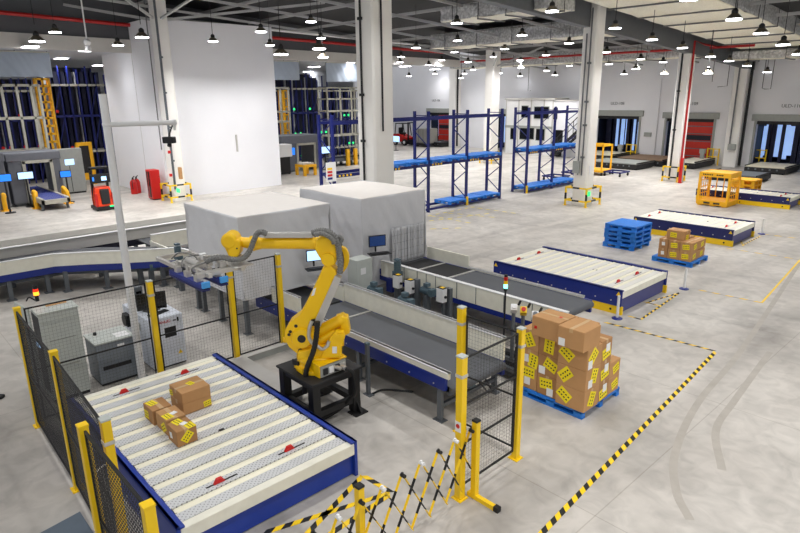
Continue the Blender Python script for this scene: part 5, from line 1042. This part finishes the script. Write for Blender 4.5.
# ================================================================== OFFICE CABIN
t = thing('office_cabin', 'white two storey cabin with dark windows against the back wall', 'cabin', (-30, 43.6, 0)); x0, x1, xr, y0, h = -32.95, -28.2, -26.0, 43.2, 4.45
build('body', MB().box((x0, y0, 0), (x1, 45.2, h)), 'white', t); build('side_wing', MB().box((x1, y0+.05, 0), (xr, 45.2, h-.1)), 'wall_paint', t); build('roof_edge', MB().box((x0-.1, y0-.1, h), (x1+.1, 45.25, h+.12)).box((x1, y0-.02, h-.1), (xr+.05, 45.25, h-.02)), 'conc_grey', t); build('floor_band', MB().box((x0-.02, y0-.03, 2.15), (x1, y0, 2.35)), 'panel_grey', t)
q = MB()
for x in (x0+.06, x0+1.35, x0+2.6, x1-.9, x1-.06): q.box((x-.05, y0-.025, 0), (x+.05, y0, h))
build('panel_joint', q, 'conc_grey', t)
for px, py, w in ((525, 111, .62), (538, 112, .65), (545.5, 112, .65), (513.5, 133, .55), (524, 133, .8), (532, 133, .4), (540.5, 134, .8)):
    p = aty(px, py, y0); wf = build('window', MB().box((p.x-w/2-.05, y0-.04, p.z-.55), (p.x+w/2+.05, y0, p.z+.45)), 'panel_grey', t); build('pane', MB().box((p.x-w/2, y0-.045, p.z-.5), (p.x+w/2, y0-.04, p.z+.4)), 'glass_dark', wf)
p = aty(558, 140, y0+.05); build('door', MB().box((p.x-.5, y0+.02, 0), (p.x+.4, y0+.06, 2.1)), 'glass_dark', t); p = aty(554, 113, y0); build('window', MB().box((p.x-.3, y0+.01, p.z-.5), (p.x+.3, y0+.05, p.z+.4)), 'glass_dark', t)
st = thing('steel_stair', 'dark steel stair beside the white cabin behind the short rack', 'stair', (-26.3, 42.4, 0)); q = MB()
for k in range(10): z = .22*(k+1); q.box((-27.6+.24*k, 42.3, z-.03), (-27.32+.24*k, 43.1, z))
build('treads', q, 'dark', st); build('stringer', MB().bar((-27.7, 42.3, .05), (-25.2, 42.3, 2.3), .05, .2).bar((-27.7, 43.1, .05), (-25.2, 43.1, 2.3), .05, .2), 'dark', st)
q = MB()
for k in range(6): q.bar((-27.6+.46*k, 42.3, .2+.42*k), (-27.6+.46*k, 42.3, 1.2+.42*k), .04)
q.bar((-27.6, 42.3, 1.2), (-25.3, 42.3, 3.3), .05); q.bar((-27.6, 42.3, .75), (-25.3, 42.3, 2.85), .04); build('handrail', q, 'dark', st)
# ================================================================== FORKLIFT
XL_, YL_ = -45.1, 41.6
p = at(405, 145.0); t = thing('forklift', 'red forklift truck with black mast frame parked by the far wall', 'forklift', (p.x, p.y, 0)); o = V((p.x, p.y, 0)); sc = 1.0
build('body', MB().prism([o+V((-1.2, -.5, .35)), o+V((.6, -.5, .35)), o+V((.75, -.5, .8)), o+V((.2, -.5, .95)), o+V((-.6, -.5, 1.15)), o+V((-1.25, -.5, 1.1)), o+V((-1.35, -.5, .7))], (0, 1.05, 0)), 'red', t, bevel=.05)
build('overhead_guard', MB().bar(o+V((-1.0, -.45, 1.1)), o+V((-.85, -.45, 2.15)), .07).bar(o+V((.45, -.45, .95)), o+V((.2, -.45, 2.15)), .07).bar(o+V((-1.0, .5, 1.1)), o+V((-.85, .5, 2.15)), .07).bar(o+V((.45, .5, .95)), o+V((.2, .5, 2.15)), .07).box(o+V((-.9, -.5, 2.12)), o+V((.25, .55, 2.2))), 'black', t)
build('seat', MB().box(o+V((-.6, -.25, 1.1)), o+V((-.1, .3, 1.25))).box(o+V((-.7, -.25, 1.2)), o+V((-.55, .3, 1.75))), 'black', t, bevel=.03); build('mast', MB().box(o+V((.78, -.4, .15)), o+V((.92, -.3, 2.3))).box(o+V((.78, .35, .15)), o+V((.92, .45, 2.3))).box(o+V((.78, -.4, 2.2)), o+V((.92, .45, 2.3))).box(o+V((.92, -.5, .4)), o+V((1.0, .55, .55))), 'black', t); build('forks', MB().box(o+V((1.0, -.35, .1)), o+V((2.0, -.22, .16))).box(o+V((1.0, .25, .1)), o+V((2.0, .38, .16))).box(o+V((.95, -.35, .1)), o+V((1.02, .38, .6))), 'black', t)
for dx, r in ((-.85, .26), (.5, .32)):
    for dy in (-.5, .55): w_ = build('wheel', MB().cyl(o+V((dx, dy-.1, r)), o+V((dx, dy+.1, r)), r, n=18), 'rubber', t); build('hub', MB().cyl(o+V((dx, dy-.11, r)), o+V((dx, dy+.11, r)), r*.5, n=12), 'paper', w_)
p = at(424, 146.5); t = thing('wrapped_load', 'grey wrapped cargo load on a low dolly beside the red forklift', 'cargo', (p.x, p.y, 0)); build('cargo', MB().box((p.x-.6, p.y-.5, .35), (p.x+1.0, p.y+.9, 1.75)), 'silver_load', t, bevel=.05); build('cargo_seams', MB().box((p.x-.3, p.y-.51, .36), (p.x-.27, p.y-.5, 1.72)).box((p.x+.35, p.y-.51, .36), (p.x+.38, p.y-.5, 1.72)), 'dark', t); build('dolly', MB().box((p.x-.7, p.y-.6, .12), (p.x+1.1, p.y+1.0, .35)), 'dock_black', t, bevel=.02); build('dolly_wheels', MB().cyl((p.x-.5, p.y-.5, .1), (p.x-.5, p.y-.3, .1), .1).cyl((p.x+.8, p.y-.5, .1), (p.x+.8, p.y-.3, .1), .1).cyl((p.x-.5, p.y+.7, .1), (p.x-.5, p.y+.9, .1), .1).cyl((p.x+.8, p.y+.7, .1), (p.x+.8, p.y+.9, .1), .1), 'black', t)
p = at(396, 150.5); t = thing('monitor_stand', 'white screen on a stand beside the column in the far hall', 'screen', (p.x, p.y, 0)); build('stand', MB().cyl(p, p+ZZ*.9, .04, n=8).cyl(p, p+ZZ*.03, .25, n=16), 'dark', t); build('screen', MB().box((p.x-.45, p.y-.03, .8), (p.x+.45, p.y+.03, 1.3)), 'screen_on', t)
# ================================================================== STORAGE ANNEX
def ay(px, X, py=150): return atx(px, py, X).y
def az(px, py, X): return atx(px, py, X).z
def lattice(name, label, cat, X, pxs, pys, m, w=.10, depth=1.1, mid=None, group=None, y_ref=120):
    """upright steel frame facing +x: posts at pixel columns, beams at pixel rows"""
    ys = [ay(p, X, y_ref) for p in pxs]; zs = [az(pxs[len(pxs)//2], q, X) for q in pys]; t = thing(name, label, cat, (X, (ys[0]+ys[-1])/2, 0), group); zt = max(zs)
    for i, y in enumerate(ys):
        e = i in (0, len(ys)-1); build('post', MB().box((X-w/2, y-w/2, 0 if e else min(zs)-w), (X+w/2, y+w/2, zt)), m, t)
        if e: build('post', MB().box((X-depth-w/2, y-w/2, 0), (X-depth+w/2, y+w/2, zt)), m, t)
    for z in zs: build('beam', MB().box((X-w/2, ys[0], z-w*1.1), (X+w/2, ys[-1], z)).box((X-depth-w/2, ys[0], z-w), (X-depth+w/2, ys[-1], z)).box((X-depth, ys[0]-w/2, z-w), (X, ys[0]+w/2, z)).box((X-depth, ys[-1]-w/2, z-w), (X, ys[-1]+w/2, z)), m, t)
    return t, ys, zs
lattice('steel_tower', 'cream steel frame tower under the grey fabric screen at far left', 'tower', -36.2, [-14, 7, 22, 36, 44], [84, 117, 150], 'frame_cream', .11)
lattice('steel_tower', 'cream steel frame tower right of the white block', 'tower', -37.2, [272, 282, 290], [87, 111, 121, 149], 'frame_cream', .10)
lattice('steel_tower', 'cream steel frame tower left of the white column in the storage annex', 'tower', -37.2, [328, 341, 352, 364], [87, 98, 110, 134], 'frame_cream', .10)
lattice('ladder_tower', 'yellow ladder like lift mast beside the left cream tower', 'mast', -37.2, [42, 48.5, 55], [78, 85, 93, 101, 109, 117, 125, 133, 141, 150], 'orange_yellow', .10, .3)
lattice('ladder_tower', 'yellow lift mast behind the cream tower right of the white block', 'mast', -39.2, [284, 289], [90, 98, 106, 114, 122, 130, 138], 'orange_yellow', .09, .5)
def storage_rack(label, X, px0, px1, pys, y_ref=110, n=9, seed=1, top=66):
    y0, y1 = ay(px0, X, y_ref), ay(px1, X, y_ref); t = thing('storage_rack', label, 'storage rack', (X, (y0+y1)/2, 0)); r = random.Random(seed); zt = min(7.1, az((px0+px1)/2, top, X))
    for k in range(n+1): y = y0+(y1-y0)*k/n; build('post', MB().box((X-.05, y-.035, 0), (X+.05, y+.04, zt-r.choice([0, .2, .5]))).box((X-2.4, y-.04, 0), (X-2.3, y+.04, zt)), 'rack_blue', t)
    for i, q in enumerate(pys):
        z = az((px0+px1)/2, q, X); build('shelf', MB().box((X-2.3, y0, z-.12), (X+.05, y1, z)), 'rack_blue' if i % 2 else 'frame_cream', t)
        for k in range(0, n, 4): y = y0+(y1-y0)*k/n; build('diagonal_brace', MB().bar((X, y, max(.1, z-1.9)), (X, y+(y1-y0)/n, z-.15), .05), 'rack_blue', t)
    m = MB(); y = y0
    while y < y1: wd = r.uniform(.08, .34); m.m = 1 if r.random() < .3 else 0; wd *= .45 if m.m else 1; m.box((X-1.7-r.uniform(0, .4), y, .05), (X-1.3, y+wd, zt-.3)); y += wd+r.uniform(.02, .16)
    build('stored_panels', m, ['navy_dark', 'inner_panel'], t); m = MB()
    for q in pys[1:]:
        z = az((px0+px1)/2, q, X)
        for k in range(n): 
            if r.random() < .4: y = y0+(y1-y0)*(k+.3)/n; m.cyl((X+.06, y, z+.25), (X+.10, y, z+.25), .09, n=10)
    build('status_lamps', m, 'sign_green' if seed % 2 else 'red', t) if m.v else None
    build('shade_backing', MB().box((X-2.5, y0-.05, 0), (X-2.45, y1+.05, zt)), 'dark_blue', t); return t  # dark sheet added to stand in for the shaded depth behind the rack
storage_rack('tall blue storage rack between the left tower and the white block', -41.5, 54, 108, [84, 115, 151], n=6, seed=2)
storage_rack('tall blue storage rack behind the left cream tower', -42.5, -30, 45, [90, 120, 152], n=10, seed=4, top=78)
storage_rack('tall dense blue storage rack between the two cream towers', -41.0, 292, 328, [88, 112, 136, 158], n=7, seed=3, top=73)
storage_rack('tall blue storage rack behind the right cream tower', -42.0, 330, 366, [90, 118, 146], n=9, seed=5, top=86)
storage_rack('tall blue storage rack behind the middle cream tower', -42.0, 258, 283, [90, 118, 146], n=5, seed=7, top=86)
def screen_sheet(label, X, px0, px1, py0, py1, m='fabric_blue'):
    y0, y1 = ay(px0, X, 65), ay(px1, X, 65); z1, z0 = az((px0+px1)/2, py0, X), az((px0+px1)/2, py1, X); z1 = min(z1, 7.25); t = thing('fabric_screen', label, 'screen', (X, (y0+y1)/2, z0))
    build('sheet', MB().grid((X, y0, z0), (0, y1-y0, 0), (0, 0, z1-z0), 50, 20, lambda p, a, b: V((p.x+.10*noise.noise(V((p.y*1.3+p.z*.8, p.z*.5, X)))+.04*noise.noise(V((p.y*4+p.z*2, p.z, 3))), p.y, p.z))), m, t, solid=.02); build('top_bar', MB().box((X-.04, y0, z1-.04), (X+.04, y1, z1+.02)), 'frame_cream', t)
    for y in (y0+.1, (y0+y1)/2, y1-.1): build('hanger', MB().cyl((X, y, z1), (X, y, 7.32), .02, n=6), 'dark', t)
screen_sheet('grey fabric screen hanging over the left cream tower', -35.8, -20, 51, 49, 77); screen_sheet('grey fabric screen hanging right of the white block', -36.6, 268, 299, 60, 80); screen_sheet('grey fabric screen hanging left of the white column', -36.6, 326, 372, 62, 82)
def portal(label, X, pxo, pxi, pyt, pyi, depth=1.6):
    ya, yb = ay(pxo[0], X, 190), ay(pxo[1], X, 185); yc, yd = ay(pxi[0], X, 190), ay(pxi[1], X, 185); zt = az(sum(pxo)/2, pyt, X); zi = az(sum(pxi)/2, pyi, X); t = thing('inspection_portal', label, 'portal', (X, (ya+yb)/2, 0))
    for a, b in ((ya, yc), (yd, yb)): build('side_housing', MB().box((X-depth, a, .12), (X, b, zt-.3)), 'portal_grey', t, bevel=.04); build('foot', MB().box((X-depth+.1, a+.1, 0), (X-.1, b-.1, .12)), 'steel_grey', t)
    build('header', MB().box((X-depth, ya-.05, zi), (X+.04, yb+.05, zt)), 'portal_grey', t, bevel=.04); build('inner_frame', MB().box((X-.02, yc-.02, .1), (X+.05, yc+.12, zi)).box((X-.02, yd-.12, .1), (X+.05, yd+.02, zi)).box((X-.02, yc, zi-.12), (X+.05, yd, zi+.02)), 'frame_cream', t); return t, yc, yd
t, yc, yd = portal('grey fabric covered conveyor portal below the left cream tower', -33.6, (12, 64), (27, 56), 152, 160)
rt_ = thing('roller_table', 'blue roller table running out of the left grey portal', 'roller table', (-32, (yc+yd)/2, 0)); x0, x1 = -37.0, -31.3; y0, y1 = yc+.05, yd-.05
build('frame', MB().box((x0, y0, .3), (x1, y0+.12, .55)).box((x0, y1-.12, .3), (x1, y1, .55)).box((x1-.1, y0, .3), (x1, y1, .5)), 'frame_cream', rt_); q = MB()
for k in range(18): q.cyl((x1-.2-.3*k, y0+.1, .48), (x1-.2-.3*k, y1-.1, .48), .06, n=10)
build('rollers', q, 'blue', rt_); build('bed', MB().box((x0, y0+.1, .30), (x1-.1, y1-.1, .38)), 'navy', rt_); 
for x in (x1-.3, x1-2.5, x0+.3):
    for y in (y0+.06, y1-.06): build('leg', MB().box((x-.05, y-.05, 0), (x+.05, y+.05, .3)), 'steel_grey', rt_)
def yguard(label, px, py, s=1):
    p = at(px, py); t = thing('corner_guard', label, 'guard', p); P = spline([p, p+V((0, 0, .5)), p+V((-.12, -s*.05, .7)), p+V((-.42, -s*.05, .75))], 5); build('guard_tube', MB().tube(P, .10, 10), 'orange_yellow', t); build('guard_foot', MB().box(p+V((-.2, -.2, 0)), p+V((.2, .2, .03))), 'orange_yellow', t); build('rear_leg', MB().cyl(p+V((-.42, -s*.05, 0)), p+V((-.42, -s*.05, .75)), .10, n=12), 'orange_yellow', t)
yguard('yellow bent corner guard left of the blue roller table', 37.5, 208.5, -1); yguard('yellow bent corner guard right of the blue roller table', 69, 203.5, 1); yguard('yellow bent corner guard at the left edge of the photo', 6, 211, -1)
def kiosk(label, px, py, pyf, w, h, m, X=-33.2):
    c = atx(px, py, X); t = thing('display_screen', label, 'screen', (c.x, c.y, 0)); build('stand', MB().cyl((c.x, c.y, .02), (c.x, c.y, c.z-h/2+.02), .04, n=10).cyl((c.x, c.y, 0), (c.x, c.y, .03), .22, n=16), 'dark', t); build('casing', MB().box((c.x-.08, c.y-w/2, c.z-h/2), (c.x, c.y+w/2, c.z+h/2)), 'black', t, bevel=.01); build('screen', MB().box((c.x, c.y-w/2+.03, c.z-h/2+.03), (c.x+.006, c.y+w/2-.03, c.z+h/2-.03)), m, t)
kiosk('bright white display screen on the left leg of the grey portal', 25.5, 175.5, 0, .68, .36, 'screen_on'); kiosk('blue display screen on the right leg of the grey portal', 65.5, 174, 0, .52, .34, 'screen_blue'); kiosk('blue display screen at the left edge of the photo', 4, 178, 0, .6, .36, 'screen_blue', -32.0)
portal('grey portal cut off by the left edge of the photo', -33.0, (-45, 8), (-33, -4), 154, 163)
portal('grey fabric covered portal right of the white block', -35.2, (285, 320), (299, 317), 135, 143, 1.8)
t = thing('switch_cabinet', 'grey switch cabinet with small screen behind the left portal', 'cabinet', (-38, 9, 0)); c = at(74, 193.5); build('body', MB().box((c.x-.5, c.y-.7, .08), (c.x+.0, c.y+.7, 2.4)), 'panel_grey', t, bevel=.02); build('screen', MB().box((c.x, c.y-.2, 1.55), (c.x+.01, c.y+.25, 1.85)), 'screen_on', t); build('door_gap', MB().box((c.x, c.y-.02, .12), (c.x+.004, c.y+.01, 1.5)), 'dark', t); build('plinth', MB().box((c.x-.45, c.y-.65, 0), (c.x-.05, c.y+.65, .08)), 'dark', t)
t = thing('gate_frame', 'yellow steel frame gate in the annex behind the red stacker', 'frame', (-39.5, 11, 0)); X = -39.3; ya, yb = ay(79, X, 170), ay(95, X, 170); build('side_post', MB().box((X-.1, ya, 0), (X+.1, ya+.18, 2.5)).box((X-.1, yb-.18, 0), (X+.1, yb, 2.5)), 'orange_yellow', t); build('cross_bar', MB().box((X-.08, ya, .3), (X+.08, yb, .7)).box((X-.08, ya, 2.3), (X+.08, yb, 2.5)), 'orange_yellow', t); build('mesh', MB().box((X-.02, ya, .7), (X+.02, yb, 2.3)), 'dark', t)
# machine gear around the second portal
t = thing('roller_table', 'yellow legged roller table coming out of the portal right of the white block', 'roller table', (-34, 22.8, 0)); c = at(310, 175.5); build('table_top', MB().box((c.x-1.0, c.y-.45, .55), (c.x+.1, c.y+.5, .70)), 'orange_yellow', t)
for dx in (-.9, 0):
    for dy in (-.38, .42): build('leg', MB().box((c.x+dx-.08, c.y+dy-.08, 0), (c.x+dx+.08, c.y+dy+.08, .55)), 'orange_yellow', t)
build('rollers', MB().cyl((c.x-.8, c.y-.4, .74), (c.x-.8, c.y+.45, .74), .06).cyl((c.x-.5, c.y-.4, .74), (c.x-.5, c.y+.45, .74), .06).cyl((c.x-.2, c.y-.4, .74), (c.x-.2, c.y+.45, .74), .06), 'alu', t)
t = thing('machine_cabinet', 'white machine box with blue end at the foot of the middle cream tower', 'cabinet', (-35, 20.5, 0)); c = at(284, 175); build('body', MB().box((c.x-.8, c.y-.55, 1.15), (c.x, c.y+.75, 1.95)), 'paper', t, bevel=.03); build('blue_end', MB().box((c.x-.1, c.y+.75, 1.25), (c.x+.0, c.y+.95, 1.7)), 'screen_blue', t); build('stand', MB().box((c.x-.7, c.y-.5, .05), (c.x-.1, c.y+.6, 1.15)), 'dark', t); build('castors', MB().cyl((c.x-.6, c.y-.5, .06), (c.x-.6, c.y-.4, .06), .06).cyl((c.x-.2, c.y+.5, .06), (c.x-.2, c.y+.6, .06), .06).cyl((c.x-.2, c.y-.5, .06), (c.x-.2, c.y-.4, .06), .06), 'black', t)
kiosk('bright display screen behind the left upright of the long blue rack', 325, 150, 0, .85, .5, 'screen_on', -34.5)
t = thing('roller_table', 'low roller table with yellow stands in the annex left of the white column', 'roller table', (-36, 26, 0)); X = -35.5; ya, yb = ay(334, X, 165), ay(368, X, 165); build('frame', MB().box((X-1.3, ya, .35), (X, yb, .6)), 'steel_grey', t); build('deck_rail', MB().box((X-.05, ya, .6), (X+.05, yb, .72)), 'dark_blue', t)
for y in (ya+.2, (ya+yb)/2, yb-.2): build('leg', MB().box((X-.1, y-.1, 0), (X+.0, y+.1, .35)), 'dark', t); build('leg', MB().box((X-1.3, y-.1, 0), (X-1.2, y+.1, .35)), 'dark', t)
for y in (ya+1.1, yb-1.4): build('yellow_guard', MB().box((X+.0, y, 0), (X+.2, y+.25, 1.2)), 'orange_yellow', t)
# ================================================================== RED STACKER TRUCK
p = at(107, 210.5); t = thing('stacker_truck', 'red and black automatic stacker truck in front of the annex behind the camera pole', 'stacker truck', p); o = V((p.x-.5, p.y, 0))
build('base', MB().box(o+V((-.6, -.55, .05)), o+V((.55, .6, .2))), 'black', t, bevel=.03); build('wheel', MB().cyl(o+V((.3, -.5, .09)), o+V((.3, -.4, .09)), .09).cyl(o+V((.3, .45, .09)), o+V((.3, .55, .09)), .09).cyl(o+V((-.4, .45, .09)), o+V((-.4, .55, .09)), .09).cyl(o+V((-.4, -.5, .09)), o+V((-.4, -.4, .09)), .09), 'rubber', t)
build('body', MB().prism([o+V((.5, -.5, .2)), o+V((.5, .52, .2)), o+V((.4, .52, .55)), o+V((.25, .45, 1.05)), o+V((.25, -.42, 1.05)), o+V((.4, -.5, .55))], (-.75, 0, 0)), 'orange_red', t, bevel=.03)
build('battery_cover', MB().box(o+V((.28, -.22, .3)), o+V((.52, .28, .98))), 'dark', t, bevel=.03); build('mast', MB().box(o+V((-.2, -.5, .2)), o+V((-.05, -.38, 1.95))).box(o+V((-.2, .4, .2)), o+V((-.05, .52, 1.95))).box(o+V((-.2, -.5, 1.85)), o+V((-.05, .52, 1.95))), 'black', t)
build('control_head', MB().box(o+V((-.1, -.55, 1.25)), o+V((.25, .58, 1.65))), 'black', t, bevel=.04); build('screen', MB().box(o+V((.25, .02, 1.36)), o+V((.26, .32, 1.54))), 'screen_on', t); build('side_light', MB().box(o+V((.25, -.5, 1.36)), o+V((.26, -.40, 1.54))), 'screen_blue', t); build('roof_guard', MB().box(o+V((-.2, -.52, 1.92)), o+V((.3, .55, 1.98))).bar(o+V((.25, -.48, 1.6)), o+V((.25, -.48, 1.95)), .05).bar(o+V((.25, .5, 1.6)), o+V((.25, .5, 1.95)), .05), 'black', t); build('side_panel', MB().box(o+V((.26, -.55, .2)), o+V((.5, -.42, .8))).box(o+V((.26, .42, .2)), o+V((.5, .55, .8))), 'red', t, bevel=.02); build('status_light', MB().box(o+V((.5, .2, .16)), o+V((.56, .45, .22))), 'sign_green', t); t.scale = (.85, .74, 1.0)
# hanging dome camera and valves at the upper left
p = atx(87.5, 45, -27.5); t = thing('dome_camera', 'white dome camera hanging on a white rod at upper left', 'camera', p); build('housing', MB().ball(p+ZZ*.1, .14, 8).lathe(p+V((0, 0, -.2)), [(.12, 0), (.10, .16)], 14), 'white', t); build('rod', MB().cyl(p+ZZ*.2, (p.x, p.y, roofz(p.y)-.01), .03, n=8), 'white', t)
# ================================================================== LIGHT
def arealight(x, y, z, e, s=.4, c=(1, .99, .98)):
    l = bpy.data.lights.new('lamp_light', 'AREA'); l.shape = 'DISK'; l.size = s; l.energy = e; l.color = c; l.spread = R(132)
    o = bpy.data.objects.new('lamp_light', l); COL.objects.link(o); o.location = (x, y, z)
def wgt(x, y):
    if x < -33: return .4
    if y > 43: return 0
    w = 1.0
    if x < -19 and y < 17: w = 1.38          # the bright bay before the storage annex
    elif -22 < x < -6 and 15 < y < 33: w = .66
    elif y > 38: w = .65
    elif y > 33: w = 1.0
    return w
for x, y, z in LIGHTS:
    if wgt(x, y): arealight(x, y, z, LAMP_W*wgt(x, y))
# the same lamp grid carries on beyond the frame, over and behind the camera
for X in (-2.2, -7.25, -12.3, -17.3, -22.4, -27.5):
    for y in (1, 6, 11, 16):
        p = V((X, y, 8.3))
        if all((p-V(q)).length > 4.5 for q in LIGHTS): arealight(X, y, 8.3, LAMP_W*((.45 if y < 4 else 1.05) if X < -19 else (.7 if X < -6 else .95) if y < 12 else .7))
for X in (3, 8, 13):
    for y in (4, 12, 20, 28, 36): arealight(X, y, 8.2, LAMP_W*2.9)
for y in (4, 10, 16, 22, 28, 34): arealight(-38, y, 7.15, LAMP_W*.8)
W = bpy.data.worlds.new('world'); S.world = W; W.use_nodes = True
bg = W.node_tree.nodes['Background']; bg.inputs['Color'].default_value = (.95, .97, 1, 1); bg.inputs['Strength'].default_value = SKY
S.view_settings.view_transform = 'Standard'; S.view_settings.look = 'None'; S.view_settings.gamma = 1; S.view_settings.use_curve_mapping = False; S.view_settings.exposure = EXPO
